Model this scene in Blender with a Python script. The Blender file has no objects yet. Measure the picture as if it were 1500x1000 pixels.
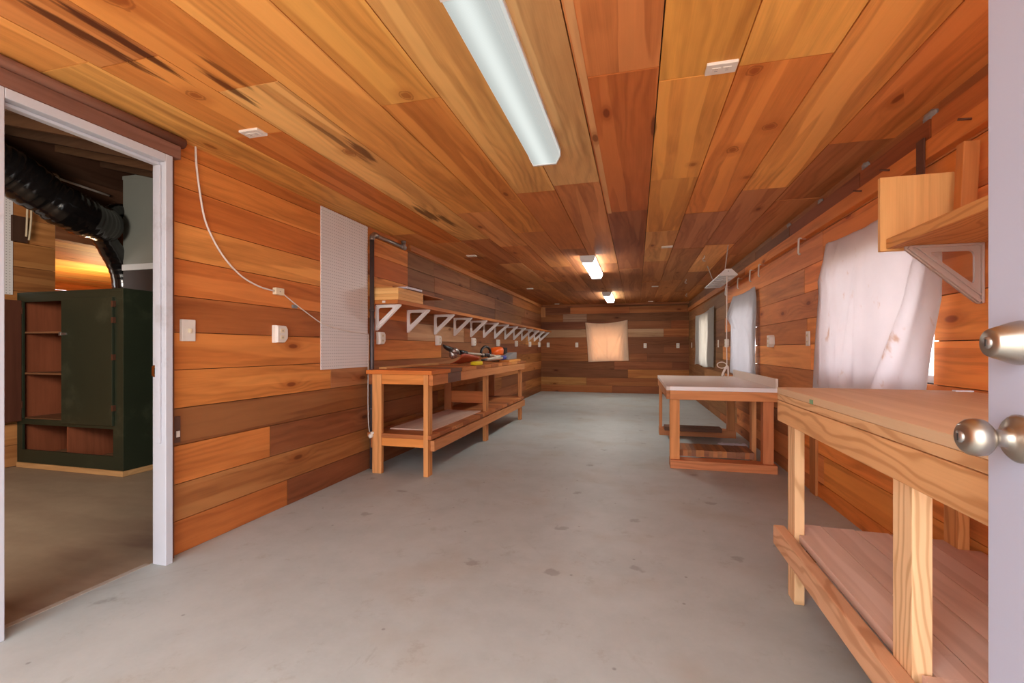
import bpy, bmesh, math, random
from mathutils import Vector, Matrix, noise as mnoise

random.seed(7)
scene = bpy.context.scene
COL = scene.collection
PI = math.pi

# ------------------------------------------------------------------ camera
cam_data = bpy.data.cameras.new('camera')
cam = bpy.data.objects.new('camera', cam_data)
COL.objects.link(cam)
cam.location = (0, 0, 1.1)
cam.rotation_euler = (math.radians(90), 0, math.radians(14.98))
cam_data.sensor_width = 36
cam_data.lens = 680 / 1500 * 36
cam_data.shift_y = 10.3 / 1500
cam_data.clip_start = 0.02
scene.camera = cam

# ------------------------------------------------------------------ world and light
world = bpy.data.worlds.new('daylight')
scene.world = world
world.use_nodes = True
bgn = world.node_tree.nodes['Background']
bgn.inputs[0].default_value = (0.93, 0.96, 1.0, 1)
bgn.inputs[1].default_value = 3.2


def area(name, loc, rot, sx, sy, power, col=(1, 1, 1), portal=False):
    l = bpy.data.lights.new(name, 'AREA')
    l.shape = 'RECTANGLE'
    l.size, l.size_y = sx, sy
    l.energy = power
    l.color = col
    o = bpy.data.objects.new(name, l)
    o.location = loc
    o.rotation_euler = rot
    COL.objects.link(o)
    if portal:
        l.cycles.is_portal = True
    return o


def point(name, loc, power, col, r=0.05):
    l = bpy.data.lights.new(name, 'POINT')
    l.energy = power
    l.color = col
    l.shadow_soft_size = r
    o = bpy.data.objects.new(name, l)
    o.location = loc
    COL.objects.link(o)
    return o


sun = bpy.data.lights.new('sun', 'SUN')
sun.energy = 5.0
sun.angle = math.radians(1)
sun.color = (1.0, 0.95, 0.88)
sun_o = bpy.data.objects.new('sun', sun)
sun_o.rotation_euler = (math.radians(-32), math.radians(-6), 0)   # high behind the back wall: it lights the yard in front
COL.objects.link(sun_o)
# sky portals: the front end, left open to let daylight in, and the four windows
area('front_portal', (-0.5, -0.12, 1.1), (PI / 2, 0, 0), 3.7, 2.2, 1, portal=True)
area('window_portal', (1.5, 3.2, 1.33), (PI / 2, 0, PI / 2), 1.4, 0.9, 1, portal=True)
area('window_portal', (1.5, 6.25, 1.23), (PI / 2, 0, PI / 2), 1.2, 0.9, 1, portal=True)
area('window_portal', (1.45, 9.2, 1.23), (PI / 2, 0, PI / 2), 1.1, 0.9, 1, portal=True)
area('window_portal', (-0.72, 11.95, 1.25), (-PI / 2, 0, 0), 0.8, 0.8, 1, portal=True)
# unseen fill light added to brighten the garage; lamp in the room beyond
area('garage_fill', (-2.6, 0.2, 1.75), (0, PI / 2, 0), 0.7, 1.3, 62, (1.0, 0.9, 0.78))
point('far_room_lamp', (-7.4, 4.9, 1.6), 30, (1.0, 0.72, 0.38), 0.06)

vs = scene.view_settings
vs.view_transform = 'Standard'
vs.look = 'None'
vs.exposure = 1.08
vs.gamma = 1.0
vs.use_curve_mapping = False
scene.cycles.max_bounces = 10
scene.cycles.diffuse_bounces = 8
scene.cycles.transmission_bounces = 8
scene.cycles.sample_clamp_indirect = 4

# ------------------------------------------------------------------ helpers


def lin(r, g=None, b=None):
    if g is None:
        r, g, b = r
    f = lambda v: (v / 255 / 12.92) if v / 255 <= 0.04045 else ((v / 255 + 0.055) / 1.055) ** 2.4
    return (f(r), f(g), f(b))


class MB:
    """collects faces with uv (metres) and a tint per corner; build() links ONE mesh object"""

    def __init__(self):
        self.v, self.f, self.uv, self.t, self.sm = [], [], [], [], []

    def face(self, pts, uvs=None, tint=(1, 1, 1), smooth=False):
        i = len(self.v)
        self.v += [tuple(p) for p in pts]
        self.f.append(list(range(i, i + len(pts))))
        self.uv += uvs if uvs else [(p[0], p[1]) for p in pts]
        self.t += [tint] * len(pts)
        self.sm.append(smooth)

    def box(self, lo, hi, tint=(1, 1, 1), axis=None, M=None, off=None, ch=0.0):
        lo, hi = Vector(lo), Vector(hi)
        for k in range(3):
            if lo[k] > hi[k]:
                lo[k], hi[k] = hi[k], lo[k]
        d = hi - lo
        if axis is None:
            axis = max(range(3), key=lambda k: d[k])
        if off is None:
            off = (random.uniform(0, 60), random.uniform(0, 60))
        for k in range(3):
            a, b = [q for q in range(3) if q != k]
            for s in (0, 1):
                quad = [(0, 0), (1, 0), (1, 1), (0, 1)]
                flip = (s == 0)
                if k == 1:
                    flip = not flip
                if flip:
                    quad = quad[::-1]
                pts, uvs = [], []
                for (qa, qb) in quad:
                    p = [0, 0, 0]
                    p[k] = hi[k] if s else lo[k]
                    p[a] = hi[a] if qa else lo[a]
                    p[b] = hi[b] if qb else lo[b]
                    if a == axis:
                        u, v = p[a], p[b]
                    elif b == axis:
                        u, v = p[b], p[a]
                    else:
                        u, v = p[a] * 0.25, p[b]
                    uvs.append((u + off[0], v + off[1] + 0.37 * k + 0.71 * s))
                    q = Vector(p)
                    if M is not None:
                        q = M @ q
                    pts.append(q)
                self.face(pts, uvs, tint)
        return self

    def tube(self, pts, r, seg=10, tint=(1, 1, 1), caps=True, radii=None):
        pts = [Vector(p) for p in pts]
        rings = []
        up = Vector((0, 0, 1))
        prev = None
        for i, p in enumerate(pts):
            if i == 0:
                t = pts[1] - p
            elif i == len(pts) - 1:
                t = p - pts[i - 1]
            else:
                t = (pts[i + 1] - p).normalized() + (p - pts[i - 1]).normalized()
            t.normalize()
            if prev is None:
                n = up.cross(t)
                if n.length < 1e-3:
                    n = Vector((1, 0, 0)).cross(t)
            else:
                n = prev - t * prev.dot(t)
            n.normalize()
            prev = n
            b = t.cross(n)
            rr = radii[i] if radii else r
            rings.append([p + n * (rr * math.cos(2 * PI * k / seg)) + b * (rr * math.sin(2 * PI * k / seg)) for k in range(seg)])
        L = 0
        for i in range(len(rings) - 1):
            d = (pts[i + 1] - pts[i]).length
            for k in range(seg):
                k2 = (k + 1) % seg
                self.face([rings[i][k], rings[i][k2], rings[i + 1][k2], rings[i + 1][k]],
                          [(L, k * .01), (L, k * .01 + .01), (L + d, k * .01 + .01), (L + d, k * .01)], tint, True)
            L += d
        if caps:
            self.face(rings[0][::-1], None, tint)
            self.face(rings[-1], None, tint)
        return self

    def lathe(self, origin, axis, prof, seg=32, tint=(1, 1, 1)):
        origin, axis = Vector(origin), Vector(axis).normalized()
        n = axis.orthogonal().normalized()
        b = axis.cross(n)
        rings = []
        for (h, r) in prof:
            rings.append([origin + axis * h + (n * math.cos(2 * PI * k / seg) + b * math.sin(2 * PI * k / seg)) * r for k in range(seg)])
        for i in range(len(rings) - 1):
            for k in range(seg):
                k2 = (k + 1) % seg
                self.face([rings[i][k], rings[i][k2], rings[i + 1][k2], rings[i + 1][k]], None, tint, True)
        return self

    def prism(self, outline, axis, a0, a1, tint=(1, 1, 1), smooth=False):
        """outline: 2-D points; extruded along world axis (0 x, 1 y, 2 z) from a0 to a1"""
        def put(p, a):
            q = list(p)
            q.insert(axis, a)
            return q
        n = len(outline)
        A = [put(p, a0) for p in outline]
        B = [put(p, a1) for p in outline]
        of = random.uniform(0, 50)
        self.face(A[::-1], [(p[0] + of, p[1]) for p in outline][::-1], tint)
        self.face(B, [(p[0] + of, p[1]) for p in outline], tint)
        L = 0
        for i in range(n):
            j = (i + 1) % n
            d = (Vector(outline[i]) - Vector(outline[j])).length
            self.face([A[i], A[j], B[j], B[i]], [(a0 + of, L), (a0 + of, L + d), (a1 + of, L + d), (a1 + of, L)], tint, smooth)
            L += d
        return self

    def build(self, name, mat, parent=None, bevel=0, weld=True):
        me = bpy.data.meshes.new(name)
        me.from_pydata(self.v, [], self.f)
        uvl = me.uv_layers.new(name='UVMap')
        uvl.data.foreach_set('uv', [c for p in self.uv for c in p])
        ca = me.color_attributes.new('tint', 'FLOAT_COLOR', 'CORNER')
        ca.data.foreach_set('color', [c for t in self.t for c in (t[0], t[1], t[2], 1.0)])
        me.polygons.foreach_set('use_smooth', self.sm)
        if weld:
            bm = bmesh.new()
            bm.from_mesh(me)
            bmesh.ops.remove_doubles(bm, verts=bm.verts, dist=1e-5)
            bmesh.ops.recalc_face_normals(bm, faces=bm.faces)
            bm.to_mesh(me)
            bm.free()
        me.materials.append(mat)
        o = bpy.data.objects.new(name, me)
        COL.objects.link(o)
        if parent is not None:
            o.parent = parent
            o.matrix_parent_inverse = Matrix.Translation(-parent.location) if parent.type == 'EMPTY' else Matrix.Identity(4)
        if bevel:
            bv = o.modifiers.new('bevel', 'BEVEL')
            bv.width = bevel
            bv.segments = 2
            bv.limit_method = 'ANGLE'
        return o


def tag(o, label, cat, group=None, kind=None):
    o['label'] = label
    o['category'] = cat
    if group:
        o['group'] = group
    if kind:
        o['kind'] = kind
    return o


def thing(name, label, cat, loc, group=None):
    o = bpy.data.objects.new(name, None)
    o.empty_display_size = 0.1
    o.location = loc
    COL.objects.link(o)
    return tag(o, label, cat, group)


def struct(o, label=None, cat=None):
    o['kind'] = 'structure'
    if label:
        o['label'] = label
    if cat:
        o['category'] = cat
    return o


def relabel(o, label):
    o['label'] = label
    return o


def dup(root, loc, label, rotz=None):
    """a copy of a thing with copies of its parts and their sub-parts"""
    r = root.copy()
    COL.objects.link(r)
    r.location = loc
    if rotz is not None:
        r.rotation_euler = (0, 0, rotz)
    r['label'] = label
    for ch in list(root.children):
        c = ch.copy()
        COL.objects.link(c)
        c.parent = r
        c.matrix_parent_inverse = ch.matrix_parent_inverse.copy()
        for g in ch.children:
            d = g.copy()
            COL.objects.link(d)
            d.parent = c
            d.matrix_parent_inverse = g.matrix_parent_inverse.copy()
    return r


# ------------------------------------------------------------------ materials
class NT:
    def __init__(self, name):
        self.m = bpy.data.materials.new(name)
        self.m.use_nodes = True
        self.t = self.m.node_tree
        self.t.nodes.clear()
        self.out = self.t.nodes.new('ShaderNodeOutputMaterial')

    def n(self, typ, **kw):
        nd = self.t.nodes.new(typ)
        for k, v in kw.items():
            setattr(nd, k, v)
        return nd

    def set(self, sock, val):
        if isinstance(val, bpy.types.NodeSocket):
            self.t.links.new(val, sock)
        elif isinstance(val, (tuple, list)) and len(val) == 3 and sock.type == 'RGBA':
            sock.default_value = (*val, 1)
        else:
            sock.default_value = val

    def math(self, op, a, b=None, c=None, clamp=False):
        nd = self.n('ShaderNodeMath', operation=op, use_clamp=clamp)
        self.set(nd.inputs[0], a)
        if b is not None:
            self.set(nd.inputs[1], b)
        if c is not None:
            self.set(nd.inputs[2], c)
        return nd.outputs[0]

    def comb(self, x, y, z=0.0):
        nd = self.n('ShaderNodeCombineXYZ')
        for i, q in enumerate((x, y, z)):
            self.set(nd.inputs[i], q)
        return nd.outputs[0]

    def sep(self, v):
        nd = self.n('ShaderNodeSeparateXYZ')
        self.set(nd.inputs[0], v)
        return nd.outputs

    def noise(self, vec, scale=1.0, detail=2.0, rough=0.5):
        nd = self.n('ShaderNodeTexNoise')
        self.set(nd.inputs['Vector'], vec)
        nd.inputs['Scale'].default_value = scale
        nd.inputs['Detail'].default_value = detail
        nd.inputs['Roughness'].default_value = rough
        return nd.outputs[0]

    def vor(self, vec, scale=1.0):
        nd = self.n('ShaderNodeTexVoronoi', voronoi_dimensions='2D')
        self.set(nd.inputs['Vector'], vec)
        nd.inputs['Scale'].default_value = scale
        return nd

    def sstep(self, x, a, b):
        nd = self.n('ShaderNodeMapRange', interpolation_type='SMOOTHSTEP')
        self.set(nd.inputs[0], x)
        nd.inputs[1].default_value = a
        nd.inputs[2].default_value = b
        nd.inputs[3].default_value = 0
        nd.inputs[4].default_value = 1
        return nd.outputs[0]

    def mix(self, fac, a, b, mode='MIX'):
        nd = self.n('ShaderNodeMix', data_type='RGBA', blend_type=mode)
        self.set(nd.inputs[0], fac)
        self.set(nd.inputs[6], a)
        self.set(nd.inputs[7], b)
        return nd.outputs[2]

    def mul(self, colr, k):
        return self.mix(1.0, colr, k, 'MULTIPLY')

    def gray(self, f):
        nd = self.n('ShaderNodeCombineColor')
        for i in range(3):
            self.set(nd.inputs[i], f)
        return nd.outputs[0]

    def uv(self):
        return self.n('ShaderNodeUVMap', uv_map='UVMap').outputs[0]

    def tint(self):
        return self.n('ShaderNodeVertexColor', layer_name='tint').outputs[0]

    def pos(self):
        return self.n('ShaderNodeNewGeometry').outputs['Position']

    def bsdf(self, col, rough=0.6, metal=0.0, spec=0.3, bump=None, bstr=0.3, bdist=0.002):
        b = self.n('ShaderNodeBsdfPrincipled')
        self.set(b.inputs['Base Color'], col)
        self.set(b.inputs['Roughness'], rough)
        self.set(b.inputs['Metallic'], metal)
        b.inputs['Specular IOR Level'].default_value = spec
        if bump is not None:
            bp = self.n('ShaderNodeBump')
            bp.inputs['Strength'].default_value = bstr
            bp.inputs['Distance'].default_value = bdist
            self.set(bp.inputs['Height'], bump)
            self.set(b.inputs['Normal'], bp.outputs[0])
        return b

    def done(self, shader):
        self.t.links.new(shader.outputs[0] if hasattr(shader, 'outputs') else shader, self.out.inputs[0])
        return self.m


def wood(name, contrast=1.0, ring=1.0, knots=1.0, streak=1.0, rough=0.62, stains=(), dots=(), fresh=False, rf=3.0):
    """sawn board: uv is in metres, u along the grain; the board's own colour is its tint"""
    N = NT(name)
    uv = N.uv()
    u, v, _ = N.sep(uv)
    warp = N.noise(N.comb(N.math('MULTIPLY', u, 1.1), N.math('MULTIPLY', v, 4.5)), 1, 3)
    vor = N.vor(N.comb(N.math('MULTIPLY', u, 1.5), N.math('MULTIPLY', v, 4.2)))
    kd = vor.outputs['Distance']
    pick = N.math('LESS_THAN', N.sep(vor.outputs['Color'])[0], 0.17 * knots)
    halo = N.math('MULTIPLY', N.math('SUBTRACT', 1.0, N.sstep(kd, 0.02, 0.36)), pick)
    ph = N.math('ADD', N.math('MULTIPLY', v, 38.0), N.math('MULTIPLY', warp, 9.0))
    ph = N.math('ADD', ph, N.math('MULTIPLY', N.noise(N.comb(N.math('MULTIPLY', u, 0.45), N.math('MULTIPLY', v, 2.2)), 1, 1), 16.0))
    ph = N.math('ADD', ph, N.math('MULTIPLY', halo, 3.0))
    rings = N.math('ADD', N.math('MULTIPLY', N.math('SINE', N.math('MULTIPLY', ph, rf)), 0.5), 0.5)
    rings = N.math('POWER', rings, 1.8)
    fine = N.noise(N.comb(N.math('MULTIPLY', u, 3.0), N.math('MULTIPLY', v, 190.0)), 1, 2)
    mid = N.noise(N.comb(N.math('MULTIPLY', u, 1.6), N.math('MULTIPLY', N.math('ADD', v, N.math('MULTIPLY', warp, 0.08)), 26.0)), 1, 3)
    blot = N.noise(N.comb(N.math('MULTIPLY', u, 1.3), N.math('MULTIPLY', v, 6.0)), 1, 4, 0.6)
    cloud = N.noise(N.comb(N.math('MULTIPLY', u, 0.55), N.math('MULTIPLY', v, 2.5)), 1, 2)
    sap = N.sstep(N.noise(N.comb(N.math('MULTIPLY', u, 0.30), N.math('MULTIPLY', N.math('ADD', v, N.math('MULTIPLY', warp, 0.06)), 7.5)), 1, 1), 0.545, 0.575)
    t = N.tint()
    c = t
    mask = N.sstep(N.noise(N.comb(N.math('ADD', N.math('MULTIPLY', u, 0.7), 31.0), N.math('MULTIPLY', v, 3.0)), 1, 2), 0.38, 0.66)
    heart = N.sstep(N.noise(N.comb(N.math('ADD', N.math('MULTIPLY', u, 0.42), 11.0), N.math('MULTIPLY', N.math('ADD', v, N.math('MULTIPLY', warp, 0.09)), 6.5)), 1, 2), 0.54, 0.60)
    # value
    val = N.math('ADD', 1.04, N.math('MULTIPLY', N.math('SUBTRACT', blot, 0.5), 0.75 * contrast))
    val = N.math('ADD', val, N.math('MULTIPLY', N.math('SUBTRACT', cloud, 0.5), 0.45 * contrast))
    val = N.math('ADD', val, N.math('MULTIPLY', N.math('SUBTRACT', mid, 0.5), 0.40 * contrast))
    val = N.math('ADD', val, N.math('MULTIPLY', N.math('SUBTRACT', fine, 0.5), 0.30 * contrast))
    val = N.math('SUBTRACT', val, N.math('MULTIPLY', N.math('MULTIPLY', rings, mask), 0.26 * ring))
    val = N.math('MAXIMUM', val, 0.25)
    # darker wood is redder
    red = N.math('POWER', val, 1.15)
    blu = N.math('POWER', val, 1.3)
    cc = N.n('ShaderNodeCombineColor')
    N.set(cc.inputs[0], val), N.set(cc.inputs[1], red), N.set(cc.inputs[2], blu)
    c = N.mul(c, cc.outputs[0])
    c = N.mix(N.math('MULTIPLY', heart, 0.42 * streak), c, N.mul(c, (0.62, 0.48, 0.42)))
    c = N.mix(N.math('MULTIPLY', sap, 0.62 * streak), c, N.mul(t, (1.40, 1.62, 1.80)))
    if fresh:
        rr = N.math('MULTIPLY', N.sstep(rings, 0.35, 0.95), 0.45)
        c = N.mix(rr, c, N.mul(t, (0.62, 0.46, 0.30)))
    # knots
    kcore = N.math('MULTIPLY', N.math('SUBTRACT', 1.0, N.sstep(kd, 0.045, 0.085)), pick)
    kring = N.math('MULTIPLY', N.math('SUBTRACT', 1.0, N.sstep(kd, 0.08, 0.22)), pick)
    klite = N.math('MULTIPLY', N.math('SUBTRACT', 1.0, N.sstep(kd, 0.10, 0.13)), pick)
    c = N.mix(N.math('MULTIPLY', kring, 0.35), c, N.mul(t, (0.60, 0.42, 0.30)))
    c = N.mix(N.math('MULTIPLY', klite, 0.6), c, N.mul(t, (0.85, 0.75, 0.62)))
    c = N.mix(N.math('MULTIPLY', kcore, 0.8), c, N.mul(t, (0.34, 0.20, 0.14)))
    if stains or dots:
        P = N.sep(N.pos())
        wob = N.noise(N.comb(N.math('MULTIPLY', P[0], 44.0), N.math('MULTIPLY', P[1], 3.0), N.math('MULTIPLY', P[2], 14.0)), 1, 4, 0.6)
        wob2 = N.noise(N.comb(N.math('MULTIPLY', P[0], 22.0), N.math('MULTIPLY', P[1], 16.0), 0.0), 1, 3)
        tot = None
        for (cx, cy, rx, ry, am) in stains:
            dx = N.math('DIVIDE', N.math('SUBTRACT', P[0], cx), rx)
            dy = N.math('DIVIDE', N.math('SUBTRACT', P[1], cy), ry)
            d = N.math('SQRT', N.math('ADD', N.math('MULTIPLY', dx, dx), N.math('MULTIPLY', dy, dy)))
            d = N.math('ADD', d, N.math('MULTIPLY', N.math('SUBTRACT', wob, 0.5), 2.2))
            s = N.math('MULTIPLY', N.math('SUBTRACT', 1.0, N.sstep(d, 0.55, 1.15)), am)
            tot = s if tot is None else N.math('MAXIMUM', tot, s)
        if tot is not None:
            c = N.mix(tot, c, N.mul(t, (0.16, 0.10, 0.09)))
        tot = None
        for (cx, cy, r) in dots:
            dx = N.math('DIVIDE', N.math('SUBTRACT', P[0], cx), r)
            dy = N.math('DIVIDE', N.math('SUBTRACT', P[1], cy), r * 1.35)
            d = N.math('SQRT', N.math('ADD', N.math('MULTIPLY', dx, dx), N.math('MULTIPLY', dy, dy)))
            d = N.math('ADD', d, N.math('MULTIPLY', N.math('SUBTRACT', wob2, 0.5), 1.3))
            tot = d if tot is None else N.math('MINIMUM', tot, d)
        if tot is not None:
            ring_ = N.math('MULTIPLY', N.math('SUBTRACT', 1.0, N.sstep(N.math('ABSOLUTE', N.math('SUBTRACT', tot, 1.0)), 0.03, 0.22)), 0.5)
            c = N.mix(N.math('MULTIPLY', N.math('SUBTRACT', 1.0, N.sstep(tot, 1.0, 3.2)), 0.4), c, N.mul(t, (0.70, 0.52, 0.38)))
            c = N.mix(N.math('MULTIPLY', N.math('SUBTRACT', 1.0, N.sstep(tot, 0.5, 0.95)), 0.75), c, N.mul(t, (0.46, 0.28, 0.19)))
            c = N.mix(ring_, c, N.mul(t, (0.34, 0.20, 0.14)))
    bump = N.math('ADD', N.math('MULTIPLY', fine, 0.6), N.math('MULTIPLY', rings, 0.5))
    return N.done(N.bsdf(c, rough, spec=0.25, bump=bump, bstr=0.25, bdist=0.002))


def plain(name, col, rough=0.5, metal=0.0, spec=0.4, var=0.12, scale=14.0, dirt=None):
    N = NT(name)
    n = N.noise(N.pos(), scale, 4, 0.6)
    k = N.math('ADD', 1 - var / 2, N.math('MULTIPLY', n, var))
    c = N.mul(col, N.gray(k))
    if dirt:
        d = N.sstep(N.noise(N.pos(), scale * 0.5, 5, 0.7), 0.56, 0.72)
        c = N.mix(N.math('MULTIPLY', d, dirt[1]), c, dirt[0])
    return N.done(N.bsdf(c, rough, metal, spec))


WALL = wood('sawn_wall_boards', contrast=0.9, ring=0.75, streak=0.75)
CEIL = wood('sawn_ceiling_boards', contrast=0.8, ring=0.8, knots=0.5, streak=0.9,
            stains=[(-1.90, 1.21, 0.03, 0.26, 0.92), (-1.80, 1.28, 0.028, 0.26, 0.95), (-1.68, 1.60, 0.028, 0.16, 0.9),
                    (-1.60, 1.52, 0.02, 0.12, 0.7), (-1.50, 2.32, 0.035, 0.16, 0.85), (-1.55, 2.15, 0.02, 0.3, 0.7),
                    (-1.68, 3.55, 0.05, 0.26, 0.85), (-1.60, 3.75, 0.03, 0.22, 0.8), (-1.86, 5.35, 0.06, 0.2, 0.5),
                    (0.085, 2.45, 0.02, 0.12, 0.7)],
            dots=[(0.46, 2.06, 0.024), (0.523, 2.844, 0.03), (0.651, 2.594, 0.028), (-1.60, 1.10, 0.04), (-1.88, 1.62, 0.028), (-1.58, 2.32, 0.03),
                  (0.70, 3.32, 0.02), (0.33, 3.0, 0.018), (-0.98, 1.86, 0.026)])
BENCH = wood('bench_lumber', contrast=0.62, ring=0.9, knots=0.6, streak=0.35)
FRESH = wood('fir_lumber', contrast=0.45, ring=0.6, knots=0.7, streak=0.3, fresh=True, rf=5.5)
DUSTY = wood('dusty_shelf_boards', contrast=0.35, ring=0.25, knots=0.3, streak=0.4, rough=0.75)
PLY = wood('plywood_sheet', contrast=0.28, ring=0.2, knots=0.0, streak=0.3)
ROUGHW = wood('rough_timber', contrast=0.9, ring=0.6, knots=0.4, streak=0.1, rough=0.8)

WHITE_TRIM = plain('white_paint', lin(192, 190, 196), 0.45, var=0.08, scale=6, dirt=(lin(120, 105, 95), 0.28))
WHITE_PLASTIC = plain('white_plastic', lin(226, 216, 206), 0.4, var=0.04)
CREAM_PLASTIC = plain('cream_plastic', lin(226, 208, 178), 0.45, var=0.04)
BRACKET = plain('white_bracket_plastic', lin(234, 226, 222), 0.45, var=0.06)
LIGHT_HOUSING = plain('white_enamel', lin(222, 222, 222), 0.35, var=0.03)
ZINC = plain('zinc_grey', lin(206, 198, 190), 0.4, 0.0, var=0.15, scale=40)
DARK_SLOT = plain('dark_slot', lin(40, 34, 30), 0.6)
DOOR_PAINT = plain('lilac_white_door_paint', lin(176, 178, 196), 0.4, var=0.04, scale=5)
NICKEL = plain('satin_nickel', lin(180, 170, 158), 0.36, 1.0, var=0.05)
BRASS = plain('worn_brass', lin(150, 105, 55), 0.4, 1.0, var=0.2)
STEEL = plain('galvanised_steel', lin(168, 160, 155), 0.4, 0.9, var=0.2, scale=40)
PIPE_DARK = plain('dark_painted_pipe', lin(84, 72, 72), 0.4, 0.4, var=0.2)
RUST = plain('rusty_steel', lin(104, 66, 50), 0.6, 0.5, var=0.35, scale=30)
GREEN_PAINT = plain('dark_green_paint', lin(40, 46, 33), 0.42, var=0.3, scale=5, dirt=(lin(88, 90, 72), 0.25))
DUCT_BLACK = plain('black_duct_plastic', lin(20, 18, 18), 0.16, spec=0.75, var=0.2)
FURNACE = plain('grey_sheet_metal', lin(146, 148, 140), 0.45, 0.1, var=0.12, scale=4)
FURNACE_DARK = plain('dark_sheet_metal', lin(60, 52, 48), 0.5, 0.1)
CORD_WHITE = plain('white_cord', lin(228, 214, 204), 0.5)
CORD_TAN = plain('tan_wire', lin(200, 180, 150), 0.5)
ORANGE = plain('orange_plastic', lin(226, 96, 30), 0.35, var=0.08)
RUSTY_ORANGE = plain('faded_orange_plastic', lin(176, 76, 44), 0.5, var=0.35, scale=25)
BLACK_PLASTIC = plain('black_plastic', lin(36, 32, 32), 0.4)
GREY_PLASTIC = plain('grey_plastic', lin(128, 124, 124), 0.45)
BLUE_PLASTIC = plain('blue_plastic', lin(70, 74, 150), 0.4)
YELLOW = plain('yellow_sponge', lin(232, 214, 40), 0.8, var=0.15, scale=60)
POLE_GREY = plain('grey_pole', lin(190, 178, 160), 0.35, 0.2)
WHITE_TOP = plain('pale_laminate', lin(214, 196, 184), 0.4, var=0.1, scale=4, dirt=(lin(190, 168, 156), 0.5))
WHITE_EDGE = plain('white_laminate_edge', lin(236, 228, 226), 0.4, var=0.04)
PAPER = plain('white_sheet', lin(222, 220, 232), 0.6, var=0.05)
WINDOW_FRAME = plain('window_frame_paint', lin(190, 184, 180), 0.5)
INSUL = plain('grey_insulation', lin(150, 142, 138), 0.9, var=0.5, scale=60)
BRICK = plain('tan_block', lin(196, 170, 140), 0.9, var=0.25, scale=20)


def concrete():
    N = NT('concrete_floor')
    p = N.pos()
    n1 = N.noise(p, 0.9, 5, 0.6)
    n2 = N.noise(p, 6.0, 5, 0.65)
    n3 = N.noise(p, 60.0, 3, 0.6)
    k = N.math('ADD', 0.66, N.math('MULTIPLY', n1, 0.36))
    k = N.math('ADD', k, N.math('MULTIPLY', n2, 0.26))
    k = N.math('ADD', k, N.math('MULTIPLY', n3, 0.07))
    c = N.mul(lin(171, 176, 173), N.gray(k))
    warm = N.sstep(N.noise(p, 1.7, 3), 0.50, 0.68)
    c = N.mix(N.math('MULTIPLY', warm, 0.5), c, lin(164, 157, 144))
    pat = N.sstep(N.noise(p, 2.3, 5, 0.7), 0.40, 0.64)
    c = N.mix(N.math('MULTIPLY', pat, 0.30), c, lin(186, 192, 189))
    smu = N.sstep(N.noise(p, 5.5, 5, 0.75), 0.56, 0.72)
    c = N.mix(N.math('MULTIPLY', smu, 0.35), c, lin(140, 131, 118))
    v = N.vor(p, 2.2)
    pick = N.math('LESS_THAN', N.sep(v.outputs['Color'])[0], 0.25)
    d = N.math('ADD', v.outputs['Distance'], N.math('MULTIPLY', N.math('SUBTRACT', N.noise(p, 14.0, 4), 0.5), 0.34))
    spot = N.math('MULTIPLY', N.math('SUBTRACT', 1.0, N.sstep(d, 0.03, 0.09)), pick)
    c = N.mix(N.math('MULTIPLY', spot, 0.40), c, lin(104, 94, 86))
    cr = N.n('ShaderNodeTexVoronoi', feature='DISTANCE_TO_EDGE')
    N.set(cr.inputs['Vector'], N.mix(0.12, p, N.n('ShaderNodeTexNoise').outputs[1]))
    cr.inputs['Scale'].default_value = 0.55
    crack = N.math('MULTIPLY', N.math('SUBTRACT', 1.0, N.sstep(cr.outputs['Distance'], 0.001, 0.006)), N.sstep(N.noise(p, 1.1, 2), 0.5, 0.6))
    c = N.mix(N.math('MULTIPLY', crack, 0.08), c, lin(120, 112, 104))
    scuff = N.sstep(N.noise(N.comb(N.math('MULTIPLY', N.sep(p)[0], 9.0), N.math('MULTIPLY', N.sep(p)[1], 3.0)), 1, 5, 0.75), 0.62, 0.74)
    c = N.mix(N.math('MULTIPLY', scuff, 0.3), c, lin(132, 124, 114))
    v2 = N.vor(p, 8.0)
    spot2 = N.math('MULTIPLY', N.math('SUBTRACT', 1.0, N.sstep(v2.outputs['Distance'], 0.03, 0.08)), N.math('LESS_THAN', N.sep(v2.outputs['Color'])[1], 0.05))
    c = N.mix(N.math('MULTIPLY', spot2, 0.45), c, lin(84, 74, 68))
    return N.done(N.bsdf(c, 0.5, spec=0.35, bump=n2, bstr=0.06, bdist=0.003))


def garage_concrete():
    N = NT('old_garage_concrete')
    p = N.pos()
    x, y, z = N.sep(p)
    st = N.comb(N.math('MULTIPLY', x, 1.0), N.math('MULTIPLY', y, 3.2), z)
    n1 = N.noise(st, 1.4, 5, 0.65)
    n2 = N.noise(p, 9.0, 5, 0.65)
    k = N.math('ADD', 0.62, N.math('MULTIPLY', n1, 0.5))
    k = N.math('ADD', k, N.math('MULTIPLY', n2, 0.24))
    c = N.mul(lin(160, 140, 118), N.gray(k))
    red = N.sstep(N.noise(st, 0.9, 4), 0.46, 0.6)
    edge = N.sstep(x, -3.3, -2.5)
    c = N.mix(N.math('MULTIPLY', red, N.math('ADD', 0.12, N.math('MULTIPLY', edge, 0.5))), c, lin(112, 80, 70))
    return N.done(N.bsdf(c, 0.6, spec=0.3, bump=n2, bstr=0.1, bdist=0.004))


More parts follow.
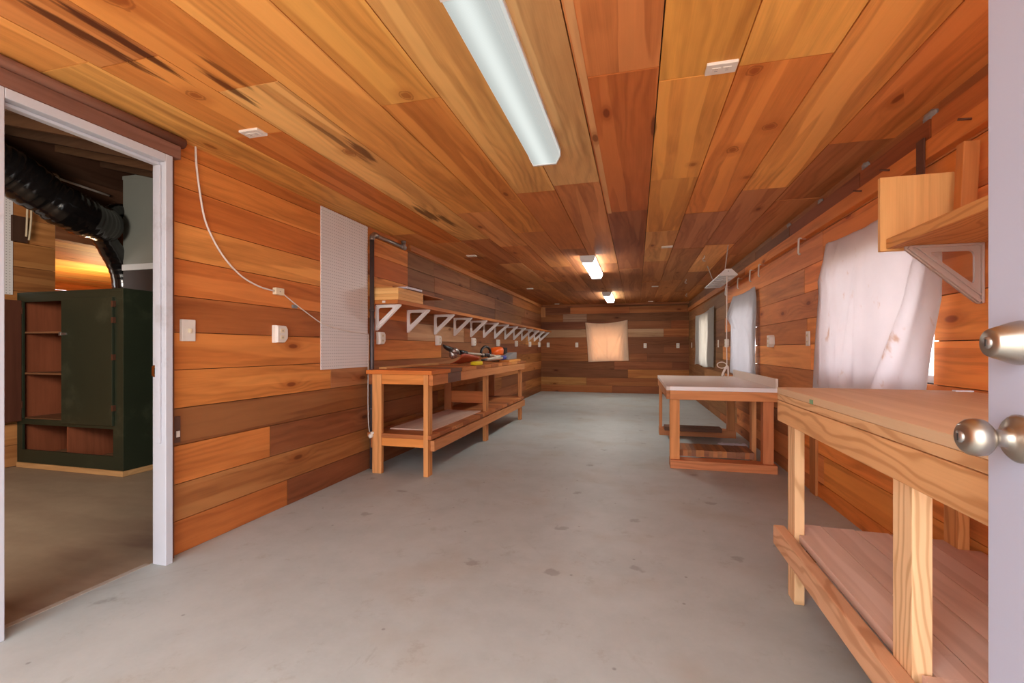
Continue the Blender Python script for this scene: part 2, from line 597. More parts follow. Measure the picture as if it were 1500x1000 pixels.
def pegboard():
    N = NT('white_pegboard')
    u, v, _ = N.sep(N.uv())
    s = 0.0254
    fx = N.math('SUBTRACT', N.math('FRACT', N.math('DIVIDE', u, s)), 0.5)
    fy = N.math('SUBTRACT', N.math('FRACT', N.math('DIVIDE', v, s)), 0.5)
    d = N.math('SQRT', N.math('ADD', N.math('MULTIPLY', fx, fx), N.math('MULTIPLY', fy, fy)))
    hole = N.math('SUBTRACT', 1.0, N.sstep(d, 0.12, 0.17))
    n = N.noise(N.pos(), 3.0, 4)
    c = N.mul(lin(222, 214, 212), N.gray(N.math('ADD', 0.94, N.math('MULTIPLY', n, 0.1))))
    c = N.mix(N.math('MULTIPLY', hole, 0.8), c, lin(92, 84, 82))
    return N.done(N.bsdf(c, 0.45, spec=0.4))


def cloth_mat(name, col, stain=0.0, trans=0.45):
    N = NT(name)
    uv = N.uv()
    u, v, _ = N.sep(uv)
    n = N.noise(uv, 3.0, 5, 0.6)
    weave = N.noise(N.comb(N.math('MULTIPLY', u, 260.0), N.math('MULTIPLY', v, 260.0)), 1, 1)
    c = N.mul(col, N.gray(N.math('ADD', 0.9, N.math('MULTIPLY', n, 0.18))))
    if stain:
        sm = N.math('MULTIPLY', N.sstep(N.noise(N.comb(N.math('MULTIPLY', u, 7.0), N.math('MULTIPLY', v, 4.0)), 1, 4, 0.6), 0.60, 0.70), stain)
        c = N.mix(sm, c, lin(196, 150, 108))
    d = N.bsdf(c, 0.85, spec=0.1, bump=weave, bstr=0.1, bdist=0.001)
    tr = N.n('ShaderNodeBsdfTranslucent')
    N.set(tr.inputs[0], c)
    mx = N.n('ShaderNodeMixShader')
    mx.inputs[0].default_value = trans
    N.t.links.new(d.outputs[0], mx.inputs[1])
    N.t.links.new(tr.outputs[0], mx.inputs[2])
    return N.done(mx)


def glass():
    N = NT('window_glass')
    g = N.n('ShaderNodeBsdfGlossy')
    g.inputs['Roughness'].default_value = 0.02
    t = N.n('ShaderNodeBsdfTransparent')
    mx = N.n('ShaderNodeMixShader')
    mx.inputs[0].default_value = 0.06
    N.t.links.new(t.outputs[0], mx.inputs[1])
    N.t.links.new(g.outputs[0], mx.inputs[2])
    return N.done(mx)


def diffuser(name, strength, col=(0.93, 1.0, 0.96)):
    """prismatic lens of a fluorescent fitting, lit by its tube"""
    N = NT(name)
    u, v, _ = N.sep(N.uv())
    s = 0.009
    a = N.math('SINE', N.math('MULTIPLY', N.math('ADD', u, v), PI * 2 / s))
    b = N.math('SINE', N.math('MULTIPLY', N.math('SUBTRACT', u, v), PI * 2 / s))
    p = N.math('MULTIPLY', N.math('MULTIPLY', a, b), 0.06)
    # the tube behind the lens reads as a brighter band along the middle
    w = N.math('ABSOLUTE', v)
    band = N.math('SUBTRACT', 1.0, N.sstep(w, 0.0, 0.06))
    k = N.math('ADD', N.math('ADD', 0.78, N.math('MULTIPLY', band, 0.42)), p)
    e = N.n('ShaderNodeEmission')
    N.set(e.inputs[0], col)
    N.set(e.inputs[1], N.math('MULTIPLY', k, strength))
    d = N.bsdf(lin(60, 62, 60), 0.3, spec=0.4)
    ad = N.n('ShaderNodeAddShader')
    N.t.links.new(e.outputs[0], ad.inputs[0])
    N.t.links.new(d.outputs[0], ad.inputs[1])
    return N.done(ad)


CONCRETE = concrete()
GARAGE_CONC = garage_concrete()
PEG = pegboard()
CLOTH_STAINED = cloth_mat('stained_white_cloth', lin(232, 226, 228), 0.6, 0.48)
CLOTH_SHEER = cloth_mat('sheer_white_cloth', lin(206, 203, 206), 0.0, 0.52)
CLOTH_CREAM = cloth_mat('cream_cloth', lin(214, 208, 200), 0.0, 0.58)
CLOTH_PEACH = cloth_mat('peach_cloth', lin(236, 204, 174), 0.15, 0.35)
GLASS = glass()
LENS_NEAR = diffuser('dim_prismatic_lens', 0.33)
LENS_FAR = diffuser('bright_prismatic_lens', 18.0, (0.96, 1.0, 0.97))

# ------------------------------------------------------------------ the room shell
XL = -2.365          # left wall face
YB = 11.75           # back wall face
H = 2.215            # ceiling
RA = math.atan(0.0124)


def XR(y):           # right wall face (the wall runs slightly inwards to the back)
    return 1.345 - 0.0124 * (y - 1)


# palettes (sRGB)
ORANGE_P = [(196, 112, 52), (184, 100, 44), (204, 124, 62), (172, 90, 42), (190, 104, 46), (178, 92, 40)]
BROWN_P = [(150, 82, 42), (136, 74, 40), (164, 94, 50), (126, 68, 38), (144, 84, 50), (156, 88, 44)]
GREYB_P = [(134, 78, 44), (122, 72, 42), (142, 84, 48), (112, 66, 40)]
BACK_P = [(140, 74, 36), (126, 64, 32), (150, 82, 40), (120, 64, 34), (144, 76, 38), (114, 60, 32)]
CEIL_P = [(206, 132, 66), (196, 118, 56), (212, 144, 78), (188, 106, 50), (200, 124, 60)]
CEILB_P = [(182, 102, 52), (170, 94, 48), (192, 118, 66), (160, 88, 48), (178, 100, 54), (152, 84, 46)]


def jit(c, a=0.06):
    c = (min(255, c[0] * 1.06), min(255, c[1] * 1.11 + 3), min(255, c[2] * 1.08 + 5))
    k = 1 + random.uniform(-a, a)
    return lin(min(255, c[0] * k), min(255, c[1] * k * (1 + random.uniform(-a, a) * .4)), min(255, c[2] * k))


def boards(mb, u0, u1, z0, z1, put, tintf, joints=None, holes=(), thick=0.02, lo=1.6, hi=3.6, g=0.002):
    """one course of boards from u0 to u1; put(u, w, z) -> world; w points out of the wall"""
    if joints is None:
        joints = []
        u = u0 + random.uniform(0.5, hi)
        while u < u1 - 0.4:
            joints.append(u)
            u += random.uniform(lo, hi)
    cuts = [u0] + [j for j in joints if u0 < j < u1] + [u1]
    for a, b in zip(cuts[:-1], cuts[1:]):
        tint = tintf((a + b) / 2, (z0 + z1) / 2)
        off = (random.uniform(0, 60), random.uniform(0, 60))
        w = random.uniform(-0.0015, 0.0015)
        spans = [(a, b, z0, z1)]
        for (h0, h1, k0, k1) in holes:
            new = []
            for (p, q, r, s) in spans:
                if q <= h0 or p >= h1 or s <= k0 or r >= k1:
                    new.append((p, q, r, s))
                    continue
                if p < h0:
                    new.append((p, h0, r, s))
                if q > h1:
                    new.append((h1, q, r, s))
                pm, qm = max(p, h0), min(q, h1)
                if r < k0:
                    new.append((pm, qm, r, k0))
                if s > k1:
                    new.append((pm, qm, k1, s))
            spans = new
        for (p, q, r, s) in spans:
            if q - p < 0.01 or s - r < 0.006:
                continue
            A = [put(p + g, w, r + g), put(q - g, w, r + g), put(q - g, w, s - g), put(p + g, w, s - g)]
            B = [put(p + g, -thick, r + g), put(q - g, -thick, r + g), put(q - g, -thick, s - g), put(p + g, -thick, s - g)]
            U = [(p + off[0], r + off[1]), (q + off[0], r + off[1]), (q + off[0], s + off[1]), (p + off[0], s + off[1])]
            mb.face(A, U, tint)
            for i in range(4):
                j = (i + 1) % 4
                mb.face([A[i], B[i], B[j], A[j]], [U[i], U[i], U[j], U[j]], tint)


COURSES = [0.0, 0.18, 0.376, 0.582, 0.78, 0.985, 1.187, 1.381, 1.58, 1.775, 1.969, 2.135, 2.23]

# ---- floor
fm = MB()
fm.face([(-2.40, -0.6, 0), (1.5, -0.6, 0), (1.5, 12.0, 0), (-2.40, 12.0, 0)])
fm.face([(-2.40, -0.6, -0.15), (-2.40, 12.0, -0.15), (1.5, 12.0, -0.15), (1.5, -0.6, -0.15)])
for a, b in (((-2.40, -0.6), (1.5, -0.6)), ((1.5, -0.6), (1.5, 12.0)), ((1.5, 12.0), (-2.40, 12.0)), ((-2.40, 12.0), (-2.40, -0.6))):
    fm.face([(*a, 0), (*a, -0.15), (*b, -0.15), (*b, 0)])
struct(fm.build('floor', CONCRETE), 'pale grey stained concrete workshop floor')
gm = MB().box((-9.6, -1.5, -0.152), (-2.405, 8.2, -0.004))
struct(gm.build('floor_garage', GARAGE_CONC), 'dark brown concrete garage floor beyond the doorway')
gm = MB().box((-60, -60, -0.5), (60, 60, -0.16))  # ground kept pale so that sunlight on it bounces into the room
struct(gm.build('floor_yard', plain('yard_ground', lin(196, 188, 176), 0.9, var=0.2, scale=3)), 'pale ground outside the building, added to bounce daylight in')

# ---- left wall
LM = MB()


def put_left(u, w, z):
    return (XL + w, u, z)


LEFT_T = {  # (course index) -> tint left of the first joint
    10: (198, 114, 52), 9: (178, 92, 40), 8: (206, 128, 64), 7: (190, 104, 48), 6: (160, 84, 40), 5: (196, 110, 50),
    4: (196, 112, 52), 3: (190, 98, 42), 2: (180, 98, 46), 1: (164, 98, 62), 0: (170, 90, 42), 11: (190, 104, 46)}
LEFT_J = {11: [4.515, 8.2], 10: [4.515, 5.18, 6.44, 8.9], 9: [4.515, 5.2, 7.7, 9.9], 8: [4.515, 5.2, 7.7, 9.6], 7: [4.6, 7.73],
          6: [4.515, 6.2, 7.78, 10.0], 5: [5.4, 7.9], 4: [3.22, 6.0, 8.7], 3: [4.9, 7.6], 2: [2.58, 5.3, 8.1], 1: [4.7, 7.4, 10.0], 0: [2.74, 5.9, 8.8]}


def left_tint(i):
    def f(u, z):
        if u < 3.2 or (u < 4.55 and i >= 5):
            c = LEFT_T[i]
            if i == 2 and u > 2.58:
                c = (184, 96, 42)
            if i == 0 and u > 2.74:
                c = (156, 84, 42)
            return jit(c, 0.03)
        if z > 1.58 and u < 9.0 and i < 12:
            return jit(random.choice(GREYB_P), 0.08)
        if i == 6 and 4.4 < u < 6.0:
            return jit((168, 116, 84))
        if i == 5 and u > 5.4 and u < 8:
            return jit((134, 80, 48))
        return jit(random.choice(BROWN_P), 0.1)
    return f


for i in range(len(COURSES) - 1):
    boards(LM, 1.90 if i < 11 else 1.94, YB + 0.03, COURSES[i], COURSES[i + 1], put_left, left_tint(min(i, 11)), LEFT_J.get(min(i, 11)))
    boards(LM, -0.6, 1.17, COURSES[i], COURSES[i + 1], put_left, left_tint(min(i, 11)), [])
# dark studs behind and the back face in the garage
LM.box((XL - 0.09, -0.6, 0.0), (XL - 0.021, 1.16, 2.4), lin(70, 44, 30), axis=2)
LM.box((XL - 0.09, 1.87, 0.0), (XL - 0.021, YB + 0.1, 2.4), lin(70, 44, 30), axis=2)
LM.box((XL - 0.09, 1.16, 2.10), (XL - 0.021, 1.87, 2.4), lin(70, 44, 30), axis=1)
struct(LM.build('wall_left', WALL), 'left wall of orange brown horizontal boards')

# ---- back wall with window hole
BM = MB()
put_back = lambda u, w, z: (u, YB - w, z)
for i in range(len(COURSES) - 1):
    js = {9: [-1.8, -1.2], 7: [0.64], 4: [-0.17, 0.26], 1: [-1.21], 2: [-0.2]}.get(i)
    def bt(u, z, i=i):
        if i == 9 and -1.8 < u < -1.2:
            return jit((140, 98, 74))
        if i == 7 and u < 0.64:
            return jit((150, 104, 76))
        if i == 1 and u < -1.21:
            return jit((156, 96, 50))
        return jit(random.choice(BACK_P), 0.1)
    boards(BM, XL - 0.03, XR(YB) + 0.05, COURSES[i], COURSES[i + 1], put_back, bt, js, holes=[(-1.12, -0.32, 0.86, 1.66)], lo=0.8, hi=1.9)
struct(BM.build('wall_back', WALL), 'back wall of dark brown horizontal boards')

# ---- right wall
RM = MB()


def put_right(u, w, z):
    return (XR(u) - w, u, z)


RCOURSES = [0.0, 0.112, 0.32, 0.53, 0.735, 0.933, 1.134, 1.338, 1.542, 1.745, 1.955, 2.06, 2.15, 2.23]
RHOLES = [(2.57, 3.78, 0.935, 1.72), (5.72, 6.86, 0.80, 1.67), (8.72, 9.72, 0.79, 1.70)]
RJ = {10: [], 11: [2.536, 3.21, 4.47, 5.6, 7.2], 12: [2.536, 5.1]}
for i in range(len(RCOURSES) - 1):
    def rt(u, z, i=i):
        if i >= 11:
            return jit((150, 84, 44) if u < 4.5 else (120, 74, 48))
        if u < 3.9:
            c = random.choice(ORANGE_P)
            return jit((c[0] * 1.14, c[1] * 1.18, c[2] * 1.2), 0.06)  # near boards lightened in colour to stand in for light missing here
        if u > 7.5:
            return jit(random.choice([(140, 88, 52), (128, 78, 46), (150, 94, 56)]))
        return jit(random.choice([(188, 108, 58), (178, 100, 54), (192, 114, 62), (170, 96, 52)]))
    js = RJ.get(i)
    if js is None:
        js = [3.95 + random.uniform(-.3, .3), 6.9 + random.uniform(-1, 1), 9.5 + random.uniform(-.8, .8)]
    boards(RM, -0.3, YB + 0.03, RCOURSES[i], RCOURSES[i + 1], put_right, rt, js, holes=RHOLES, thick=0.02 if i < 11 else 0.012)
struct(RM.build('wall_right', WALL), 'right wall of orange brown horizontal boards with three windows')
# studs and sheathing behind the boards (with the same holes)
SM = MB()
for i in range(len(RCOURSES) - 1):
    boards(SM, -0.3, YB + 0.1, RCOURSES[i], RCOURSES[i + 1], lambda u, w, z: (XR(u) + 0.0195 - w, u, z), lambda u, z: lin(60, 38, 26), [], holes=RHOLES, thick=0.10, g=0.0)
for i in range(len(COURSES) - 1):
    boards(SM, XL - 0.1, XR(YB) + 0.1, COURSES[i], COURSES[i + 1], lambda u, w, z: (u, YB + 0.0195 - w, z), lambda u, z: lin(60, 38, 26), [], holes=[(-1.12, -0.32, 0.86, 1.66)], thick=0.10, g=0.0)
struct(SM.build('trim_sheathing', ROUGHW), 'dark sheathing behind the wall boards')

# ---- post the entrance door hangs on
FW = MB().box((0.57, -0.10, 0.0), (0.62, -0.045, H), lin(200, 196, 200), axis=2)
struct(FW.build('trim_30', WHITE_TRIM), 'white post the entrance door hangs on')

# ---- ceiling
CM = MB()
SEAMS = [XL - 0.03, -2.06, -1.757, -1.445, -1.134, -0.838, -0.55, -0.235, 0.09, 0.39, 0.723, 1.015, 1.36]
CJ = {0: [1.32, 4.12, 6.3, 8.4], 1: [1.36, 2.0, 4.55, 5.35, 8.6], 2: [1.62, 4.5, 5.9, 8.8], 3: [1.0, 3.6, 4.9, 7.7], 4: [1.91, 4.35, 6.3, 9.0],
      5: [3.24, 5.2, 7.6], 6: [0.9, 3.15, 6.2, 8.8], 7: [1.926, 3.88, 6.7, 9.3], 8: [2.03, 3.22, 4.63, 6.2, 8.1], 9: [2.007, 4.09, 5.5, 8.0],
      10: [3.59, 5.4, 7.2, 9.7], 11: [1.8, 2.9, 3.9, 6.0, 8.7]}
CT = {(0, 1): (206, 136, 70), (1, 1): (198, 118, 56), (1, 2): (186, 102, 46), (2, 0): (196, 116, 54), (2, 1): (210, 146, 84), (3, 1): (206, 132, 66),
      (3, 0): (208, 136, 70), (4, 0): (204, 134, 64), (4, 1): (192, 112, 52), (5, 0): (206, 142, 80), (5, 1): (184, 102, 50), (6, 0): (206, 150, 96), (6, 1): (202, 144, 92),
      (6, 2): (186, 110, 62), (7, 0): (190, 108, 58), (7, 1): (184, 96, 44), (7, 2): (150, 78, 42), (8, 0): (206, 136, 62), (8, 1): (206, 130, 60), (8, 2): (200, 122, 56), (8, 3): (190, 120, 66),
      (9, 0): (206, 130, 62), (9, 1): (188, 100, 44), (9, 2): (150, 82, 48), (10, 0): (202, 122, 58), (10, 1): (152, 82, 46), (11, 0): (190, 104, 48), (11, 1): (182, 98, 46),
      (11, 2): (150, 80, 44), (0, 0): (204, 128, 64), (1, 0): (190, 112, 58)}
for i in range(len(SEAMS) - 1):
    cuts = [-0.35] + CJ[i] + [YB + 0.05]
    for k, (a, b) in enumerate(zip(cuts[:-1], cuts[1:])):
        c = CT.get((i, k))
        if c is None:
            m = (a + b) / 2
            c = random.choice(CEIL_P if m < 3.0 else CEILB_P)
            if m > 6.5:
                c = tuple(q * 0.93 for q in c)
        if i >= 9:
            c = (min(250, c[0] * 1.10), min(240, c[1] * 1.17), min(220, c[2] * 1.22))  # right-hand strips: extra brightness painted into the tint in place of light
        dz = random.uniform(-0.002, 0.002)
        e = 0.0026
        tint = jit(c, 0.03)
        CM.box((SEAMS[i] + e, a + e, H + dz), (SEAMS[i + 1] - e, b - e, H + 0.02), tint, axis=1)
CM.box((XL - 0.1, -0.4, H + 0.021), (1.45, YB + 0.1, H + 0.08), lin(50, 32, 22), axis=1)
struct(CM.build('ceiling', CEIL), 'ceiling of wide orange brown boards running to the back')

# battens over some seams
bt = MB()
bt.box((-0.225, -0.3, H - 0.004), (-0.195, 3.9, H + 0.001), lin(200, 140, 88), axis=1)
struct(bt.build('trim_1', CEIL), 'thin pale batten strip between ceiling boards')
bt = MB()
bt.box((XL + 0.001, 4.53, 2.15), (XL + 0.03, YB, H - 0.004), lin(186, 116, 64), axis=1)
struct(bt.build('trim_2', WALL), 'pale board strip along the top of the left wall')
bt = MB()
bt.box((XL + 0.03, YB - 0.07, 2.165), (XR(YB), YB - 0.002, H - 0.004), lin(140, 78, 42), axis=0)
struct(bt.build('trim_3', WALL), 'board along the top of the back wall')
bt = MB()
bt.box((XL + 0.001, YB - 0.03, 1.905), (XL + 0.11, YB - 0.002, 2.165), lin(190, 126, 76), axis=2)
struct(bt.build('trim_4', WALL), 'short pale upright block in the back left corner')
bt = MB()
bt.box((XR(3.98) - 0.018, 3.93, 0.0), (XR(3.98) + 0.003, 4.05, 0.74), lin(172, 110, 62), axis=2)
struct(bt.build('trim_5', WALL), 'pale upright batten low on the right wall')

# fascia boards above the ledger on the right wall
for n, (a, b, c) in enumerate([(0.3, 2.53, (186, 106, 52)), (2.545, 3.205, (140, 74, 38)), (3.215, 4.465, (128, 68, 38)), (4.475, 5.58, (120, 78, 52)), (5.59, 8.0, (128, 84, 54)), (8.01, 11.7, (118, 76, 48))]):
    bt = MB()
    y = (a + b) / 2
    Mx = Matrix.Translation((XR(y), y, 0)) @ Matrix.Rotation(RA, 4, 'Z')
    bt.box((-0.03, -(b - a) / 2, 2.055), (0.001, (b - a) / 2, 2.15), lin(*c), axis=1, M=Mx)
    struct(bt.build('trim_%d' % (6 + n), WALL), 'fascia board above the hook rail on the right wall')

# ---- windows
def window(n, mk, w, h, ax):
    """ax 'x' for the side wall, 'y' for the back wall; mk = centre of the hole"""
    e = bpy.data.objects.new('window_%d' % n, None)
    e.location = mk
    COL.objects.link(e)
    e['kind'] = 'structure'
    e['label'] = ['near window on the right wall behind the stained cloth', 'middle window on the right wall behind the sheer cloth',
                  'far window on the right wall behind the folded cloth', 'window in the back wall behind the peach cloth'][n - 1]
    f = MB()
    t, d = 0.035, 0.03
    def bx(a0, a1, z0, z1, dd=d):
        if ax == 'x':
            f.box((mk[0] - dd, mk[1] + a0, mk[2] + z0), (mk[0] + dd, mk[1] + a1, mk[2] + z1))
        else:
            f.box((mk[0] + a0, mk[1] - dd, mk[2] + z0), (mk[0] + a1, mk[1] + dd, mk[2] + z1))
    bx(-w / 2, w / 2, h / 2 - t, h / 2)
    bx(-w / 2, w / 2, -h / 2, -h / 2 + t)
    bx(-w / 2, -w / 2 + t, -h / 2 + t, h / 2 - t)
    bx(w / 2 - t, w / 2, -h / 2 + t, h / 2 - t)
    bx(-0.012, 0.012, -h / 2 + t, h / 2 - t, 0.02)
    f.build('window_frame', WINDOW_FRAME, e)
    g = MB()
    if ax == 'x':
        g.box((mk[0] - 0.003, mk[1] - w / 2 + t, mk[2] - h / 2 + t), (mk[0] + 0.003, mk[1] + w / 2 - t, mk[2] + h / 2 - t))
    else:
        g.box((mk[0] - w / 2 + t, mk[1] - 0.003, mk[2] - h / 2 + t), (mk[0] + w / 2 - t, mk[1] + 0.003, mk[2] + h / 2 - t))
    g.build('pane', GLASS, e)


for n, (a, b, c, d) in enumerate(RHOLES):
    window(n + 1, (XR((a + b) / 2) + 0.075, (a + b) / 2, (c + d) / 2), b - a, d - c, 'x')
window(4, (-0.72, YB + 0.075, 1.26), 0.80, 0.80, 'y')
gw = MB().box((3.4, 0.5, -0.2), (3.6, 6.5, 1.0))
struct(gw.build('wall_yard', BRICK), 'low tan block wall outside the near window')

# ---- left doorway frame
dm = MB()
dm.box((-2.385, 1.815, 0.0), (-2.298, 1.853, 2.085), axis=2)
struct(dm.build('trim_20', WHITE_TRIM, bevel=0.003), 'white right jamb of the garage doorway')
dm = MB()
dm.box((-2.385, 1.16, 0.0), (-2.298, 1.196, 2.085), axis=2)
struct(dm.build('trim_21', WHITE_TRIM, bevel=0.003), 'white left jamb of the garage doorway')
dm = MB()
dm.box((-2.385, 1.1965, 2.045), (-2.298, 1.8145, 2.085), axis=1)
dm.box((-2.37, 1.1965, 2.03), (-2.335, 1.8145, 2.045), axis=1)
struct(dm.build('trim_22', WHITE_TRIM, bevel=0.003), 'white head of the garage doorway')
dm = MB()
dm.box((-2.355, 1.803, 0.62), (-2.325, 1.8148, 2.029), axis=2)
struct(dm.build('trim_23', WHITE_TRIM, bevel=0.002), 'white stop strip on the right jamb')
dm = MB()
dm.box((-2.36, 0.3, 2.087), (-2.30, 1.90, 2.155), lin(128, 86, 70), axis=1)
struct(dm.build('trim_24', ROUGHW, bevel=0.004), 'dark brown lintel board over the garage doorway')
dm = MB()
dm.tube([(-2.325, 0.3, 2.185), (-2.325, 0.8, 2.187), (-2.325, 1.4, 2.183), (-2.325, 1.93, 2.186)], 0.028, 14, lin(136, 92, 74))
struct(dm.build('trim_25', ROUGHW), 'rounded dark pole moulding over the garage doorway')
dm = MB()
dm.box((-2.362, 1.8545, 0.0), (-2.345, 1.898, 2.085), lin(120, 76, 56), axis=2)
struct(dm.build('trim_26', ROUGHW), 'narrow brown strip beside the white doorway jamb')
# strike plate on the jamb
sp = MB().box((-2.379, 1.8125, 0.955), (-2.345, 1.8152, 1.015))
sp.box((-2.388, 1.8128, 0.960), (-2.379, 1.822, 1.010))
o = sp.build('strike_plate', BRASS)
tag(o, 'worn brass strike plate on the white doorway jamb', 'strike plate')
h = MB().box((-2.370, 1.8118, 0.970), (-2.354, 1.8126, 1.000)).build('latch_hole', DARK_SLOT, o)

# threshold lip of the workshop slab
tl = MB().box((-2.425, 1.2, -0.01), (-2.395, 1.81, 0.0012), lin(190, 180, 168))
struct(tl.build('trim_27', plain('chipped_concrete_edge', lin(176, 164, 150), 0.8, var=0.5, scale=50)), 'chipped pale edge of the concrete slab at the doorway')

# ------------------------------------------------------------------ garage seen through the doorway
GX = -5.62
GM = MB()
zc = [0, 0.2, 0.4, 0.6, 0.8, 1.0, 1.2, 1.42, 1.64, 1.87, 2.1, 2.33, 2.6]
for i in range(len(zc) - 1):
    boards(GM, -1.5, 3.31, zc[i], zc[i + 1], lambda u, w, z: (GX + w, u, z), lambda u, z: jit(random.choice([(150, 88, 46), (134, 76, 40), (160, 98, 54)])), [random.uniform(1, 3)])
boards(GM, -1.5, 8.2, 2.6, 3.4, lambda u, w, z: (GX + w, u, z), lambda u, z: lin(70, 44, 30), [])
boards(GM, 3.31, 8.2, 2.20, 2.6, lambda u, w, z: (GX + w, u, z), lambda u, z: jit((118, 66, 40)), [])
boards(GM, 4.6, 8.2, 0.0, 2.20, lambda u, w, z: (GX + w, u, z), lambda u, z: jit((118, 66, 40)), [])
GM.box((GX - 0.09, -1.5, 0), (GX - 0.021, 3.30, 2.6), lin(60, 40, 28), axis=2)
struct(GM.build('wall_garage_left', WALL), 'brown board wall of the garage behind the green cabinet')
GM = MB()
for i in range(len(zc) - 1):
    boards(GM, -9.5, -2.46, zc[i], zc[i + 1], lambda u, w, z: (u, 8.1 - w, z), lambda u, z: jit(random.choice(BROWN_P)), None)
boards(GM, GX, -2.46, 2.6, 3.4, lambda u, w, z: (u, 8.1 - w, z), lambda u, z: jit(random.choice(BROWN_P)), None)
struct(GM.build('wall_garage_back', WALL), 'board wall at the far end of the garage')
GM = MB()
for i in range(len(zc) - 1):
    boards(GM, 1.0, 8.1, zc[i], zc[i + 1], lambda u, w, z: (-9.5 + w, u, z), lambda u, z: jit(random.choice(ORANGE_P)), None)
struct(GM.build('wall_far_room', WALL), 'board wall of the room beyond the garage')
GM = MB()
GM.box((-9.5, -1.55, 0), (-2.46, -1.45, 3.4), lin(110, 66, 40), axis=0)
struct(GM.build('wall_garage_front', WALL), 'board wall at the near end of the garage')
GM = MB()
x = -9.5
while x < GX - 0.1:
    GM.box((x, 1.0, 2.215), (min(x + 0.28, GX - 0.03), 8.1, 2.24), jit(random.choice(CEIL_P)), axis=1)
    x += 0.283
struct(GM.build('ceiling_far_room', WALL), 'lamp lit board ceiling of the room beyond the garage')
# roof slope: lower edge of the rafters rises towards the far wall
def RZ(x):
    return 2.28 + 0.25 * (-2.46 - x)
k = 0
y = 1.28
while y < 8.0:
    rf = MB()
    t = lin(96, 66, 44) if k % 2 else lin(84, 58, 40)
    rf.prism([(-2.47, RZ(-2.47)), (-5.7, RZ(-5.7)), (-5.7, RZ(-5.7) + 0.14), (-2.47, RZ(-2.47) + 0.14)], 1, y, y + 0.04, t)
    struct(rf.build('beam_rafter', ROUGHW), 'dark rafter of the garage roof')
    y += 0.405
    k += 1
rf = MB()
rf.prism([(-2.40, RZ(-2.40) + 0.142), (-5.8, RZ(-5.8) + 0.142), (-5.8, RZ(-5.8) + 0.2), (-2.40, RZ(-2.40) + 0.2)], 1, -1.6, 8.2, lin(44, 30, 22))
struct(rf.build('ceiling_garage', ROUGHW), 'dark sloping roof boards of the garage')
rf = MB()
rf.box((GX + 0.001, -1.4, 2.60), (GX + 0.06, 8.0, 2.85), lin(92, 60, 42), axis=1)
struct(rf.build('beam_wall_plate', ROUGHW), 'brown timber plate along the top of the garage wall')
rf = MB()
rf.box((GX + 0.001, 2.96, 2.10), (GX + 0.04, 3.07, 2.34), lin(66, 42, 30), axis=2)
struct(rf.build('trim_28', ROUGHW), 'dark upright block on the garage wall')

# pegboard strip on the garage wall
o = MB().box((GX + 0.003, 2.78, 1.60), (GX + 0.012, 2.975, 2.52)).build('pegboard', PEG)
tag(o, 'narrow white pegboard strip on the garage wall left of the black duct', 'pegboard')

# green cabinet
cx0, cx1, cy0, cy1, cz0, cz1 = -5.58, -4.257, 2.99, 3.50, 0.045, 1.62
cab = thing('storage_cabinet', 'dark green wooden cabinet with one door open, standing in the garage', 'cabinet', ((cx0 + cx1) / 2, (cy0 + cy1) / 2, 0))
INNER = wood('bare_cabinet_plywood', contrast=0.9, ring=0.5, knots=0.3, streak=0.1)
ti = lin(136, 76, 50)
c = MB()
c.box((cx1 - 0.02, cy0, cz0), (cx1, cy1, cz1))
c.box((cx0, cy0, cz0), (cx0 + 0.02, cy1, cz1))
c.box((cx0 + 0.02, cy0, cz1 - 0.02), (cx1 - 0.02, cy1, cz1))
# face frame
fw = 0.085
c.box((cx0 + 0.02, cy0, cz1 - 0.09), (cx1 - 0.02, cy0 + 0.02, cz1 - 0.02))
c.box((cx0 + 0.02, cy0, cz0), (cx1 - 0.02, cy0 + 0.02, cz0 + 0.12))
c.box((cx0 + 0.02, cy0, 0.40), (cx1 - 0.02, cy0 + 0.02, 0.45))
c.box((cx0 + 0.02, cy0, cz0 + 0.12), (cx0 + 0.07, cy0 + 0.02, 0.40))
c.box((cx0 + 0.02, cy0, 0.45), (cx0 + 0.07, cy0 + 0.02, cz1 - 0.09))
c.box((cx1 - 0.12, cy0, cz0 + 0.12), (cx1 - 0.02, cy0 + 0.02, 0.40))
c.box((cx1 - 0.12, cy0, 0.45), (cx1 - 0.02, cy0 + 0.02, cz1 - 0.09))
c.build('carcass', GREEN_PAINT, cab, bevel=0.002)
c = MB().box((cx0 + 0.021, cy1 - 0.015, cz0), (cx1 - 0.021, cy1, cz1 - 0.021), ti, axis=2)
relabel(c.build('back_panel', INNER, cab), 'bare brown plywood back panel')
c = MB().box((cx0 + 0.0205, cy0 + 0.021, cz0 + 0.002), (cx0 + 0.0225, cy1 - 0.0155, cz1 - 0.022), lin(132, 72, 46), axis=2)
relabel(c.build('side_liner', INNER, cab), 'bare brown inner side')
for zz in (0.44, 0.86, 1.24):
    s = MB().box((cx0 + 0.023, cy0 + 0.022, zz), (cx1 - 0.022, cy1 - 0.016, zz + 0.016), lin(126, 84, 56), axis=0)
    relabel(s.build('shelf', INNER, cab), 'bare wooden shelf')
c = MB().box(((cx0 + cx1) / 2 - 0.05, cy0 + 0.022, 0.07), ((cx0 + cx1) / 2 - 0.034, cy1 - 0.016, 0.438), ti, axis=2)
relabel(c.build('divider', INNER, cab), 'bare wooden divider in the lower bay')
for xx in (-5.36, -5.18, -4.74, -4.56):
    s = MB().box((xx, cy0 + 0.022, 0.10), (xx + 0.03, cy1 - 0.016, 0.125), lin(116, 80, 56), axis=1)
    relabel(s.build('slat', INNER, cab), 'wooden slat in the lower bay')
c = MB().box((-4.97, cy0 - 0.022, 0.43), (cx1 - 0.10, cy0 - 0.001, cz1 - 0.075))
d = c.build('door', GREEN_PAINT, cab, bevel=0.003)
